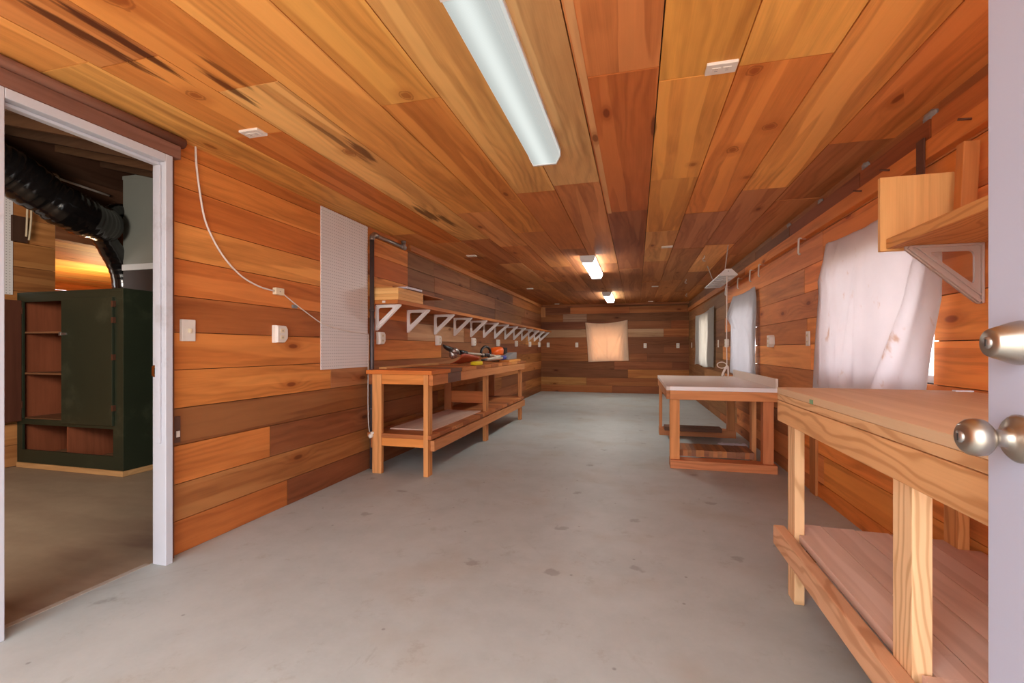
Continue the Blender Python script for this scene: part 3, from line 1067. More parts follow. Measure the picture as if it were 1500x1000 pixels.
relabel(d, 'closed green cabinet door')
l = MB().box((-4.965, cy0 - 0.03, 1.222), (-4.90, cy0 - 0.0225, 1.24))
l.box((-4.985, cy0 - 0.032, 1.215), (-4.962, cy0 - 0.0235, 1.247))
l.build('latch', STEEL, d)
for zz in (0.56, 1.0, 1.32, 1.46):
    MB().box((cx1 - 0.105, cy0 - 0.026, zz), (cx1 - 0.085, cy0 - 0.0005, zz + 0.05)).build('hinge', RUST, d)
c = MB().box((cx0 + 0.045, cy0 - 0.66, 0.43), (cx0 + 0.067, cy0 - 0.004, cz1 - 0.075), lin(84, 46, 32), axis=2)
d = c.build('door', INNER, cab)
relabel(d, 'open cabinet door showing its bare brown inner face')
for zz in (0.55, 1.42):
    MB().box((cx0 + 0.04, cy0 - 0.008, zz), (cx0 + 0.075, cy0 - 0.0005, zz + 0.06)).build('hinge', RUST, d)
c = MB().box((cx0 + 0.01, cy0 - 0.012, 0.0), (cx1 + 0.012, cy0 + 0.03, cz0), lin(196, 150, 100), axis=0)
c.box((cx1 - 0.03, cy0 + 0.03, 0.0), (cx1 + 0.012, cy1, cz0), lin(196, 150, 100), axis=1)
c.box((cx0 + 0.01, cy1 - 0.03, 0.0), (cx1 - 0.03, cy1, cz0), lin(196, 150, 100), axis=0)
relabel(c.build('base', BENCH, cab), 'pale bare wood plinth')

# furnace behind the cabinet
fu = thing('furnace', 'tall grey sheet metal furnace standing behind the green cabinet', 'furnace', (-5.1, 3.92, 0))
c = MB().box((-5.36, 3.76, 0.0), (-4.86, 4.06, 1.94))
relabel(c.build('body', FURNACE_DARK, fu, bevel=0.006), 'dark lower furnace body')
c = MB().box((-5.37, 3.754, 1.941), (-4.85, 4.068, 2.005))
c.build('flange', LIGHT_HOUSING, fu, bevel=0.003)
c = MB().box((-5.36, 3.76, 2.006), (-4.86, 4.06, 2.96))
c.box((-5.365, 3.756, 2.92), (-4.855, 4.066, 2.961))
relabel(c.build('plenum', FURNACE, fu, bevel=0.004), 'light grey plenum box on top')

# flexible duct
du = thing('flexible_duct', 'shiny black flexible air duct sagging under the garage rafters', 'duct', (-5.2, 3.1, 2.2))


def ribbed(pts, r, n=60, seg=22):
    P = [Vector(p) for p in pts]
    out, rad = [], []
    m = len(P) - 1
    for i in range(n + 1):
        t = i / n * m
        k = min(int(t), m - 1)
        f = t - k
        p0, p1, p2, p3 = P[max(k - 1, 0)], P[k], P[k + 1], P[min(k + 2, m)]
        q = 0.5 * ((2 * p1) + (p2 - p0) * f + (2 * p0 - 5 * p1 + 4 * p2 - p3) * f * f + (3 * p1 - p0 - 3 * p2 + p3) * f ** 3)
        out.append(q)
        rad.append(r * (1 + 0.018 * math.sin(i * 1.9) + 0.10 * mnoise.noise(q * 7)))
    return out, rad


pts, rad = ribbed([(-5.08, 2.05, 2.66), (-5.15, 2.42, 2.70), (-5.19, 2.70, 2.63), (-5.17, 2.94, 2.50), (-5.16, 3.14, 2.41), (-5.22, 3.36, 2.37), (-5.32, 3.54, 2.38)], 0.19, 80)
b = MB().tube(pts, 0.19, 28, radii=rad)
b.build('main_run', DUCT_BLACK, du)
pts, rad = ribbed([(-5.28, 3.46, 2.42), (-5.36, 3.60, 2.50), (-5.42, 3.74, 2.58), (-5.42, 3.86, 2.60), (-5.366, 3.91, 2.60)], 0.085, 36)
MB().tube(pts, 0.085, 20, radii=rad).build('upper_branch', DUCT_BLACK, du)
pts, rad = ribbed([(-5.28, 3.46, 2.34), (-5.38, 3.60, 2.24), (-5.46, 3.76, 2.08), (-5.475, 3.84, 1.9), (-5.475, 3.86, 1.7)], 0.11, 36)
MB().tube(pts, 0.11, 20, radii=rad).build('lower_branch', DUCT_BLACK, du)
MB().tube([(-5.415, 3.87, 2.60), (-5.385, 3.90, 2.60)], 0.094, 20).build('clamp', STEEL, du)

# wires in the garage
o = MB().tube([(-5.50, 1.6, 2.86), (-5.50, 2.3, 2.84), (-5.50, 2.9, 2.80), (-5.51, 3.4, 2.77), (-5.50, 3.72, 2.75)], 0.012, 8).build('wire', CORD_WHITE)
tag(o, 'pale grey conduit running along the timber plate in the garage', 'conduit')
for lab, pp in (('left strand of tan wire hanging below the black duct', [(-5.476, 2.95, 2.80), (-5.48, 2.98, 2.68), (-5.5, 3.02, 2.5), (-5.52, 3.03, 2.3), (-5.53, 3.03, 2.15)]),
                ('right strand of tan wire looped above the black duct', [(-5.476, 3.18, 2.79), (-5.48, 3.10, 2.72), (-5.5, 3.06, 2.55), (-5.52, 3.06, 2.3), (-5.53, 3.05, 2.12)]),
                ('tan loop of spare wire hanging from the conduit', [(-5.475, 3.20, 2.80), (-5.475, 3.25, 2.78), (-5.48, 3.27, 2.62), (-5.49, 3.23, 2.56), (-5.49, 3.20, 2.66), (-5.475, 3.21, 2.79)])):
    sm, _ = ribbed(pp, 0.007, 30)
    o = MB().tube(sm, 0.008, 6).build('wire', CORD_TAN)
    tag(o, lab, 'wire')
sm, _ = ribbed([(-3.0, 1.1, 2.36), (-3.0, 1.5, 2.33), (-3.02, 1.9, 2.345), (-3.0, 2.4, 2.36)], 0.006, 24)
o = MB().tube([(-4.6, 2.03, 2.79), (-4.3, 2.03, 2.76), (-4.0, 2.03, 2.69), (-3.6, 2.03, 2.59), (-3.2, 2.03, 2.49), (-2.7, 2.03, 2.36)], 0.007, 6).build('wire', CORD_WHITE)
tag(o, 'cream wire stapled along a rafter at the top of the doorway view', 'wire')

# ------------------------------------------------------------------ ceiling fittings
def fixture(y0, y1, xc, lens, label):
    t = thing('ceiling_light', label, 'ceiling light', (xc, (y0 + y1) / 2, H), 'fluorescent fittings along the ceiling')
    hs = MB()
    hs.prism([(xc - 0.09, H - 0.0005), (xc - 0.09, H - 0.018), (xc + 0.09, H - 0.018), (xc + 0.09, H - 0.0005)], 1, y0, y1)
    hs.build('housing', LIGHT_HOUSING, t, bevel=0.002)
    for ya, yb in ((y0, y0 + 0.012), (y1 - 0.012, y1)):
        c = MB().prism([(xc - 0.089, H - 0.018), (xc - 0.089, H - 0.045), (xc - 0.066, H - 0.088), (xc + 0.066, H - 0.088), (xc + 0.089, H - 0.045), (xc + 0.089, H - 0.018)], 1, ya, yb)
        c.build('end_cap', LIGHT_HOUSING, t)
    d = MB()
    pr = [(-0.086, 0.018), (-0.085, 0.045), (-0.062, 0.085), (0.062, 0.085), (0.085, 0.045), (0.086, 0.018)]
    ya, yb = y0 + 0.0125, y1 - 0.0125
    for (a, b) in zip(pr[:-1], pr[1:]):
        d.face([(xc + a[0], ya, H - a[1]), (xc + b[0], ya, H - b[1]), (xc + b[0], yb, H - b[1]), (xc + a[0], yb, H - a[1])],
               [(ya, a[0]), (ya, b[0]), (yb, b[0]), (yb, a[0])])
    o = d.build('diffuser', lens, t)
    return t


fixture(1.265, 2.565, -0.495, LENS_NEAR, 'long white fluorescent fitting nearest the camera, prismatic lens')
fixture(5.60, 6.92, -0.565, LENS_FAR, 'lit white fluorescent fitting halfway down the ceiling')
fixture(9.3, 10.65, -0.56, LENS_FAR, 'lit white fluorescent fitting nearest the back wall')

ORD = ['nearest', 'second', 'third', 'fourth']


def ceiling_plate(x, y, label):
    t = thing('ceiling_outlet', label, 'outlet plate', (x, y, H), 'outlet plates on the ceiling')
    MB().box((x - 0.0575, y - 0.036, H - 0.012), (x + 0.0575, y + 0.036, H + 0.001)).build('plate', WHITE_PLASTIC, t, bevel=0.003)
    for s in (-1, 1):
        f = MB().box((x + s * 0.02 - 0.016, y - 0.014, H - 0.0145), (x + s * 0.02 + 0.016, y + 0.014, H - 0.0118)).build('receptacle', WHITE_PLASTIC, t, bevel=0.002)
        for q in (-1, 1):
            MB().box((x + s * 0.02 - 0.006, y + q * 0.006 - 0.0012, H - 0.0148), (x + s * 0.02 + 0.006, y + q * 0.006 + 0.0012, H - 0.0144)).build('slot', GREY_PLASTIC, f)
    return t


p0 = ceiling_plate(0, 0, 'x')
first = True
for x, ys, side in ((-1.905, (1.965, 5.247, 8.41, 11.45), 'left'), (0.325, (1.985, 5.334, 8.669, 11.4), 'right')):
    for k, y in enumerate(ys):
        lab = 'white outlet plate on the ceiling, %s of the %s row' % (['nearest', 'second', 'third', 'farthest'][k], side)
        if first:
            p0.location = (x, y, H)
            p0['label'] = lab
            first = False
        else:
            dup(p0, (x, y, H), lab)

# ceiling hooks
def hook_mesh():
    pts = [(0, 0, 0), (0, 0, -0.03)]
    for k in range(10):
        a = PI / 2 + PI * 1.25 * k / 9
        pts.append((0.018 * math.cos(a + 0) * 1.0, 0, -0.048 + 0.018 * math.sin(a)))
    return MB().tube(pts, 0.0048, 8)


o = hook_mesh().build('ceiling_hook', ZINC)
o.location = (0.79, 5.98, H)
tag(o, 'small steel hook in the ceiling nearest the hanging shop light', 'hook', 'ceiling hooks')
c = o.copy(); COL.objects.link(c); c.location = (0.775, 7.93, H); c['label'] = 'small steel hook in the ceiling, middle of three'
c = o.copy(); COL.objects.link(c); c.location = (0.98, 9.9, H); c['label'] = 'small steel hook in the ceiling farthest back'

# hanging shop light
sl = thing('shop_light', 'white two tube shop light hanging on chains by the right wall', 'shop light', (1.03, 6.5, 1.97))
yA, yB2 = 5.86, 7.06
xc, zb = 1.035, 1.95
hd = MB()
hd.prism([(xc - 0.035, zb + 0.075), (xc + 0.035, zb + 0.075), (xc + 0.10, zb + 0.01), (xc + 0.10, zb), (xc + 0.09, zb), (xc + 0.03, zb + 0.062), (xc - 0.03, zb + 0.062), (xc - 0.09, zb), (xc - 0.10, zb), (xc - 0.10, zb + 0.01)], 1, yA, yB2)
hd.build('reflector', LIGHT_HOUSING, sl)
for ya, yb in ((yA - 0.004, yA - 0.0005), (yB2 + 0.0005, yB2 + 0.004)):
    MB().prism([(xc - 0.035, zb + 0.075), (xc + 0.035, zb + 0.075), (xc + 0.10, zb + 0.01), (xc + 0.10, zb), (xc - 0.10, zb), (xc - 0.10, zb + 0.01)], 1, ya, yb).build('end_plate', LIGHT_HOUSING, sl)
TUBE = plain('frosted_tube', lin(236, 234, 232), 0.25)
for s in (-1, 1):
    MB().tube([(xc + s * 0.045, yA + 0.002, zb + 0.028), (xc + s * 0.045, yB2 - 0.002, zb + 0.028)], 0.013, 12).build('tube', TUBE, sl)
for q in range(7):
    yy = yA + 0.01 + q * 0.18
    MB().box((xc - 0.09, yy, zb + 0.001), (xc + 0.09, yy + 0.10, zb + 0.007)).build('guard_bar', LIGHT_HOUSING, sl)
MB().box((xc - 0.004, yA - 0.006, zb + 0.045), (xc + 0.004, yA - 0.0035, zb + 0.053)).build('screw_hole', DARK_SLOT, sl)


def chain(a, b, label):
    a, b = Vector(a), Vector(b)
    n = 16
    m = MB()
    for i in range(n):
        p, q = a.lerp(b, i / n), a.lerp(b, (i + 1.35) / n)
        d = (q - p).normalized()
        s = d.orthogonal().normalized() if i % 2 else d.cross(d.orthogonal()).normalized()
        w = 0.0045
        m.tube([p + s * w, q + s * w, q - s * w, p - s * w, p + s * w], 0.0024, 5, caps=False)
    o = m.build('light_chain', ZINC)
    return tag(o, label, 'chain')


chain((0.955, 5.42, H), (xc - 0.01, yA + 0.16, zb + 0.080), 'fine steel chain holding the near end of the shop light')
chain((0.925, 6.72, H), (xc - 0.01, yB2 - 0.16, zb + 0.080), 'fine steel chain holding the far end of the shop light')
cordp = [(1.03, 5.93, 1.955), (1.03, 5.93, 1.7), (1.028, 5.93, 1.3), (1.03, 5.93, 0.93), (1.025, 5.93, 0.88)]
sm, _ = ribbed(cordp, 0.005, 30)
loop = []
for k in range(60):
    a = k / 60 * 2 * PI * 3.5
    loop.append((1.02 + 0.035 * math.sin(a * 0.5) + 0.012 * math.cos(a), 5.93 + 0.03 * math.cos(a * 0.5), 0.852 + 0.055 * math.cos(a) - k * 0.0006))
cd = MB().tube(sm + [Vector(p) for p in loop] + [Vector((1.0, 5.93, 0.80)), Vector((1.0, 5.92, 0.768)), Vector((1.04, 5.88, 0.763))], 0.005, 7)
ring = []
for k in range(25):
    a = k / 24 * 2 * PI
    ring.append((0.975 + 0.05 * math.cos(a), 5.93 + 0.01 * math.sin(a), 0.905 + 0.035 * math.sin(a)))
cd.tube(ring, 0.005, 7)
o = cd.build('power_cord', CORD_WHITE)
tag(o, 'white cord hanging from the shop light, bundled over the pale table', 'cord')

# insulation scraps stuck in the gap above the fascia
for k, (y, z, s, where) in enumerate([(2.58, 2.178, 0.05, 'nearest the camera'), (3.19, 2.178, 0.035, 'second from the camera'), (3.86, 2.17, 0.03, 'third from the camera'), (4.55, 2.175, 0.03, 'fourth from the camera')]):
    m = MB()
    bm = bmesh.new()
    bmesh.ops.create_icosphere(bm, subdivisions=3, radius=1)
    for v in bm.verts:
        v.co *= 1 + 0.35 * mnoise.noise(v.co * 2.2 + Vector((k * 7, 0, 0)))
    for f in bm.faces:
        m.face([(XR(y) - 0.005 + v.co.x * 0.02, y + v.co.y * s, z + v.co.z * 0.022) for v in f.verts], None, (1, 1, 1), True)
    bm.free()
    o = m.build('insulation_scrap', INSUL)
    tag(o, 'grey insulation scrap in the gap over the right wall, %s' % where, 'insulation')

# ------------------------------------------------------------------ left wall fittings
o = MB().box((XL + 0.002, 3.09, 0.935), (XL + 0.009, 3.735, 2.205)).build('pegboard', PEG)
# box uv: v axis is the shorter one; both are metres, so the holes stay square
tag(o, 'tall white pegboard panel on the left wall beside the pipe', 'pegboard')

sw = thing('light_switch', 'white light switch plate beside the garage doorway', 'switch', (XL, 1.98, 1.2))
MB().box((XL - 0.001, 1.942, 1.14), (XL + 0.02, 2.022, 1.258)).build('plate', WHITE_PLASTIC, sw, bevel=0.004)
MB().box((XL + 0.019, 1.975, 1.186), (XL + 0.035, 1.988, 1.208)).build('toggle', CREAM_PLASTIC, sw, bevel=0.002)


def wall_box(name, label, y, z, w=0.105, h=0.118, group=None):
    """surface-mounted outlet box with a cut-back far side; local frame: x out of the wall"""
    t = thing(name, label, 'outlet box', (XL, y, z), group)
    m = MB()
    d = 0.045
    prof = [(-w / 2, -h / 2), (w / 2 - 0.03, -h / 2), (w / 2, -h / 2 + 0.03), (w / 2, h / 2 - 0.022), (w / 2 - 0.02, h / 2), (-w / 2, h / 2)]
    back = [(y + a, z + b) for a, b in prof]
    front = [(y + a * 0.86, z + b * 0.94) for a, b in prof]
    n = len(prof)
    Bk = [(XL - 0.001, p[0], p[1]) for p in back]
    Mid = [(XL + d * 0.6, p[0], p[1]) for p in back]
    Fr = [(XL + d, p[0], p[1]) for p in front]
    m.face(Bk[::-1])
    m.face(Fr)
    for A, B in ((Bk, Mid), (Mid, Fr)):
        for i in range(n):
            j = (i + 1) % n
            m.face([A[i], A[j], B[j], B[i]])
    m.build('cover', WHITE_PLASTIC, t, bevel=0.002)
    for s in (-1, 1):
        r = MB().box((XL + d - 0.001, y - 0.022, z + s * 0.023 - 0.013), (XL + d + 0.003, y + 0.012, z + s * 0.023 + 0.013)).build('receptacle', CREAM_PLASTIC, t, bevel=0.001)
        for q in (-1, 1):
            MB().box((XL + d + 0.0028, y - 0.005 + q * 0.006 - 0.0012, z + s * 0.023 - 0.006), (XL + d + 0.0034, y - 0.005 + q * 0.006 + 0.0012, z + s * 0.023 + 0.006)).build('slot', DARK_SLOT, r)
    return t


LB = [(2.648, 'between the light switch and the pegboard'), (3.94, 'just right of the dark pipe'), (5.27, 'under the third white bracket'), (6.55, 'under the fifth white bracket'),
      (7.82, 'fourth from the back wall'), (9.10, 'third from the back wall'), (10.35, 'second from the back wall'), (11.42, 'nearest the back wall')]
wb0 = wall_box('outlet_box', 'white outlet box on the left wall ' + LB[0][1], LB[0][0], 1.198, group='outlet boxes along the left wall')
for y, w in LB[1:]:
    dup(wb0, (XL, y, 1.198), 'white outlet box on the left wall ' + w)

jb = thing('junction_box', 'small cream junction box on the left wall joined to the thin cable', 'junction box', (XL, 2.64, 1.487))
MB().box((XL - 0.001, 2.603, 1.464), (XL + 0.028, 2.68, 1.511)).build('cover', CREAM_PLASTIC, jb, bevel=0.003)
MB().lathe((XL + 0.028, 2.64, 1.487), (1, 0, 0), [(0, 0.004), (0.0015, 0.004), (0.002, 0.0)], 10).build('screw', STEEL, jb)
o = MB().box((XL - 0.001, 2.78, 1.388), (XL + 0.012, 2.83, 1.412)).build('cable_clip', GREY_PLASTIC, bevel=0.002)
tag(o, 'small grey clip on the left wall beside the sagging cable', 'clip')

cab_pts = [(2.027, 2.215), (2.035, 2.09), (2.075, 1.86), (2.13, 1.74), (2.22, 1.63), (2.34, 1.545), (2.48, 1.50), (2.605, 1.487)]
sm, _ = ribbed([(XL + 0.012, y, z) for y, z in cab_pts], 0.005, 50)
m = MB().tube(sm, 0.0055, 7)
sm, _ = ribbed([(XL + 0.012, 2.68, 1.48), (XL + 0.012, 2.80, 1.42), (XL + 0.012, 2.98, 1.34), (XL + 0.014, 3.08, 1.30), (XL + 0.014, 3.25, 1.265), (XL + 0.014, 3.45, 1.245), (XL + 0.014, 3.735, 1.232)], 0.004, 40)
m.tube(sm, 0.004, 7)
tag(m.build('wall_cable', CORD_WHITE), 'thin white cable sagging across the left wall from the ceiling', 'cable')

# pipe
pp = thing('pipe', 'dark upright pipe from floor to ceiling beside the pegboard', 'pipe', (XL + 0.028, 3.775, 0))
MB().tube([(XL + 0.028, 3.775, 0.0), (XL + 0.028, 3.775, 1.0), (XL + 0.028, 3.775, 2.10)], 0.02, 16).build('riser', PIPE_DARK, pp)
m = MB()
el = [(XL + 0.028, 3.775, 2.095)]
for k in range(7):
    a = k / 6 * PI / 2
    el.append((XL + 0.028, 3.775 + 0.05 * (1 - math.cos(a)), 2.10 + 0.05 * math.sin(a)))
m.tube(el + [(XL + 0.028, 3.86, 2.15)], 0.024, 16)
m.build('elbow', STEEL, pp)
MB().tube([(XL + 0.028, 3.84, 2.15), (XL + 0.028, 4.36, 2.15)], 0.018, 16).build('branch', STEEL, pp)
m = MB().tube([(XL + 0.028, 4.335, 2.15), (XL + 0.028, 4.40, 2.15)], 0.024, 16)
m.tube([(XL + 0.028, 4.37, 2.14), (XL + 0.028, 4.37, 2.205)], 0.022, 16)
m.tube([(XL + 0.028, 4.37, 2.20), (XL + 0.028, 4.37, 2.217)], 0.027, 8)
m.build('tee', STEEL, pp)
for zz in (0.55, 1.45):
    MB().tube([(XL + 0.028, 3.775, zz - 0.012), (XL + 0.028, 3.775, zz + 0.012)], 0.024, 16).build('coupling', PIPE_DARK, pp)

sm, _ = ribbed([(XL + 0.01, 3.742, 1.23), (XL + 0.01, 3.74, 0.9), (XL + 0.012, 3.735, 0.6), (XL + 0.02, 3.73, 0.42), (XL + 0.03, 3.735, 0.34), (XL + 0.04, 3.74, 0.32)], 0.004, 40)
tag(MB().tube(sm, 0.0035, 6).build('lead_wire', CORD_WHITE), 'thin pale wire hanging down along the dark pipe', 'wire')

pt = MB().box((-2.372, 1.905, 0.60), (-2.352, 1.938, 0.74), lin(96, 66, 54), axis=2)
o = pt.build('cover_block', ROUGHW)
tag(o, 'small dark wood block on the wall low beside the doorway', 'block')
MB().box((-2.3522, 1.914, 0.63), (-2.348, 1.932, 0.662)).build('tag', WHITE_PLASTIC, o)

# ------------------------------------------------------------------ left shelf with its brackets
SZ = 1.51
o = MB().box((XL - 0.001, 3.80, SZ), (-2.09, 8.0, SZ + 0.036), lin(188, 112, 54), axis=1).build('wall_shelf', BENCH, bevel=0.002)
tag(o, 'long wooden wall shelf on white brackets, nearer half above the workbench', 'shelf')
MB().box((-2.245, 3.797, SZ + 0.008), (-2.215, 3.8003, SZ + 0.028)).build('sticker', WHITE_PLASTIC, o)
o = MB().box((XL - 0.001, 8.003, SZ), (-2.09, 11.70, SZ + 0.036), lin(176, 102, 50), axis=1).build('wall_shelf', BENCH, bevel=0.002)
tag(o, 'long wooden wall shelf on white brackets, farther half toward the back wall', 'shelf')


def bracket(name, label, group, mat):
    """triangular moulded shelf bracket; origin at its top against the wall, arm along +x, drop along -z"""
    t = thing(name, label, 'bracket', (0, 0, 0), group)
    A, D, w = 0.262, 0.240, 0.034
    th = 0.011
    out = [(0, 0), (A, 0), (A, -0.014), (0.018, -D), (0, -D)]
    # rounded triangular opening
    inn = []
    w = 0.028
    cor = [(w, -w), (A - 0.078, -w), (w, -D + 0.074)]
    cen = Vector((sum(c[0] for c in cor) / 3, sum(c[1] for c in cor) / 3))
    for i in range(3):
        p, c, q = Vector(cor[i - 1]), Vector(cor[i]), Vector(cor[(i + 1) % 3])
        r = 0.022
        a, b = c + (p - c).normalized() * r, c + (q - c).normalized() * r
        for s in range(5):
            f = s / 4
            inn.append(((1 - f) ** 2 * a + 2 * f * (1 - f) * c + f * f * b)[:])
    bm = bmesh.new()
    edges = []
    for lp in (out, inn):
        vs_ = [bm.verts.new((p[0], -th / 2, p[1])) for p in lp]
        for i in range(len(vs_)):
            edges.append(bm.edges.new((vs_[i], vs_[(i + 1) % len(vs_)])))
    bmesh.ops.triangle_fill(bm, use_beauty=True, use_dissolve=False, edges=edges)
    r = bmesh.ops.extrude_face_region(bm, geom=list(bm.faces))
    bmesh.ops.translate(bm, verts=[g for g in r['geom'] if isinstance(g, bmesh.types.BMVert)], vec=(0, th, 0))
    bmesh.ops.recalc_face_normals(bm, faces=bm.faces)
    me = bpy.data.meshes.new('web')
    bm.to_mesh(me)
    bm.free()
    me.materials.append(mat)
    o = bpy.data.objects.new('web', me)
    COL.objects.link(o)
    o.parent = t
    m = MB().box((0, -0.017, -D), (0.009, 0.017, 0))
    m.build('wall_flange', mat, t, bevel=0.002)
    m = MB().box((0, -0.017, -0.009), (A - 0.01, 0.017, 0))
    m.build('top_flange', mat, t, bevel=0.002)
    m = MB()
    n = Vector((-(D - 0.014), 0, A - 0.018)).normalized()
    a, b = Vector((A - 0.004, 0, -0.010)), Vector((0.016, 0, -D + 0.002))
    d = (a - b).normalized()
    nn = Vector((d.z, 0, -d.x))
    for s in (-1, 1):
        q = [a + nn * 0.0, b + nn * 0.0, b - nn * 0.016, a - nn * 0.016]
        m.face([v + Vector((0, 0.0165, 0)) for v in q])
    m = MB()
    q = [a, b, b - nn * 0.012, a - nn * 0.012]
    A1 = [v + Vector((0, -0.017, 0)) for v in q]
    B1 = [v + Vector((0, 0.017, 0)) for v in q]
    m.face(A1[::-1]); m.face(B1)
    for i in range(4):
        j = (i + 1) % 4
        m.face([A1[i], A1[j], B1[j], B1[i]])
    q = [a - nn * 0.024, b - nn * 0.024, b - nn * 0.032, a - nn * 0.032]
    A1 = [v + Vector((0, -0.012, 0)) for v in q]
    B1 = [v + Vector((0, 0.012, 0)) for v in q]
    m.face(A1[::-1]); m.face(B1)
    for i in range(4):
        j = (i + 1) % 4
        m.face([A1[i], A1[j], B1[j], B1[i]])
    m.build('brace', mat, t, bevel=0.002)
    return t


BY = [3.89, 4.51, 5.20, 5.82, 6.46, 7.06, 7.66, 8.30, 8.94, 9.60, 10.25, 10.86, 11.50]
OW = ['nearest the dark pipe', 'second from the pipe', 'third from the pipe', 'fourth from the pipe', 'fifth from the pipe', 'sixth from the pipe', 'seventh from the pipe',
      'seventh from the back wall end', 'fifth from the back wall end', 'fourth from the back wall end', 'third from the back wall end', 'second from the back wall end', 'last by the back wall']
OW[7] = 'sixth from the back wall end'
br0 = bracket('shelf_bracket', 'white shelf bracket under the left shelf, ' + OW[0], 'brackets under the left shelf', BRACKET)
br0.location = (XL, BY[0], SZ)
for y, w in zip(BY[1:], OW[1:]):
    dup(br0, (XL, y, SZ), 'white shelf bracket under the left shelf, ' + w)

# stack of boards on the shelf
z = SZ + 0.0365
tints = [(226, 172, 106), (222, 164, 98), (230, 178, 112), (224, 168, 102)]
labs = ['pale board on the left shelf, bottom of its stack', 'pale board on the left shelf, second from the stack bottom', 'pale board on the left shelf, third from the stack bottom', 'pale board on the left shelf, top of the neat stack']
for k in range(4):
    o = MB().box((-2.35, 3.80 + random.uniform(-.002, .002), z), (-2.085, 4.31, z + 0.027), lin(*tints[k]), axis=0 if k < 0 else 1).build('board', BENCH, bevel=0.0015)
    tag(o, labs[k], 'board', 'boards stacked on the left shelf')
    z += 0.0275
o = MB().box((-2.36, 3.80, z), (-2.14, 4.95, z + 0.012), lin(186, 118, 64), axis=1).build('board', BENCH, bevel=0.001)
tag(o, 'thin long brown board lying on the pale board stack', 'board')
m = MB().prism([(-2.27, 4.02), (-2.10, 4.0), (-2.09, 4.30), (-2.17, 4.45), (-2.27, 4.25)], 2, z + 0.0122, z + 0.034)
o = m.build('foam_scrap', PAPER, bevel=0.004)
tag(o, 'pale scrap lying on top of the board stack on the left shelf', 'scrap')

# ------------------------------------------------------------------ left workbench
lb = thing('workbench', 'long brown wooden workbench with a lower shelf along the left wall', 'workbench', (-1.99, 5.3, 0))
tw = [(206, 122, 58), (198, 112, 52), (186, 104, 52), (176, 100, 54)]


def leg(par, lo, hi, tint, mat=None):
    return MB().box(lo, hi, lin(*tint), axis=2).build('leg', mat or BENCH, par, bevel=0.003)


leg(lb, (-2.255, 3.645, 0), (-2.165, 3.685, 0.874), (214, 146, 88))
leg(lb, (-1.762, 3.645, 0), (-1.718, 3.735, 0.874), (208, 140, 82))
leg(lb, (-2.255, 5.24, 0), (-2.165, 5.28, 0.874), (160, 92, 52))
leg(lb, (-1.762, 5.235, 0), (-1.718, 5.325, 0.874), (200, 132, 78))
leg(lb, (-2.255, 6.99, 0), (-2.165, 7.03, 0.874), (160, 92, 52))
leg(lb, (-1.762, 6.94, 0), (-1.718, 7.03, 0.874), (196, 128, 78))
MB().box((-1.7175, 3.66, 0.782), (-1.68, 3.99, 0.874), lin(200, 124, 70), axis=1).box((-1.7175, 3.99, 0.782), (-1.68, 4.32, 0.874), lin(112, 78, 64), axis=1).box((-1.7175, 4.32, 0.782), (-1.68, 7.04, 0.874), lin(196, 128, 78), axis=1).build('apron', BENCH, lb, bevel=0.003)
MB().box((-2.164, 3.65, 0.788), (-1.763, 3.688, 0.874), lin(210, 130, 64), axis=0).build('apron', BENCH, lb, bevel=0.003)
MB().box((-2.30, 3.66, 0.782), (-2.256, 7.04, 0.874), lin(150, 86, 48), axis=1).build('apron', BENCH, lb, bevel=0.003)
MB().box((-1.7175, 3.69, 0.212), (-1.68, 7.06, 0.304), lin(196, 130, 82), axis=1).build('rail', BENCH, lb, bevel=0.003)
MB().box((-2.164, 3.65, 0.246), (-1.763, 3.688, 0.318), lin(210, 130, 64), axis=0).build('rail', BENCH, lb, bevel=0.003)
MB().box((-2.30, 3.69, 0.212), (-2.256, 7.04, 0.304), lin(150, 86, 48), axis=1).build('rail', BENCH, lb, bevel=0.003)
MB().box((-2.164, 5.245, 0.45), (-1.763, 5.28, 0.59), lin(178, 100, 52), axis=0).build('brace', BENCH, lb, bevel=0.003)
m = MB()
y = 3.625
k = 0
while y < 7.07:
    w = random.choice([0.28, 0.3, 0.19, 0.24]) if k else 0.42
    y2 = min(y + w, 7.09)
    c = random.choice([(196, 122, 66), (176, 104, 56), (206, 140, 80), (160, 94, 52)])
    if k == 0:
        c = (206, 116, 52)
    if 4.02 < (y + y2) / 2 < 4.3:
        c = (120, 80, 60)
    m.box((-2.305, y + 0.001, 0.8755), (-1.674 + random.uniform(-.005, .005), y2 - 0.001, 0.910 + random.uniform(-.001, .001)), lin(*c), axis=0)
    y = y2
    k += 1
m.build('top', BENCH, lb, bevel=0.002)
m = MB()
y = 3.645
while y < 7.04:
    y2 = min(y + random.choice([0.14, 0.19, 0.09, 0.24]), 7.06)
    c = random.choice([(178, 106, 60), (160, 92, 52), (190, 120, 70), (134, 78, 48)])
    x1 = -1.684 + random.uniform(-.008, .004)
    m.box((-2.305, y + 0.001, 0.3195), (x1, y2 - 0.001, 0.355), lin(*c), axis=0)
    y = y2
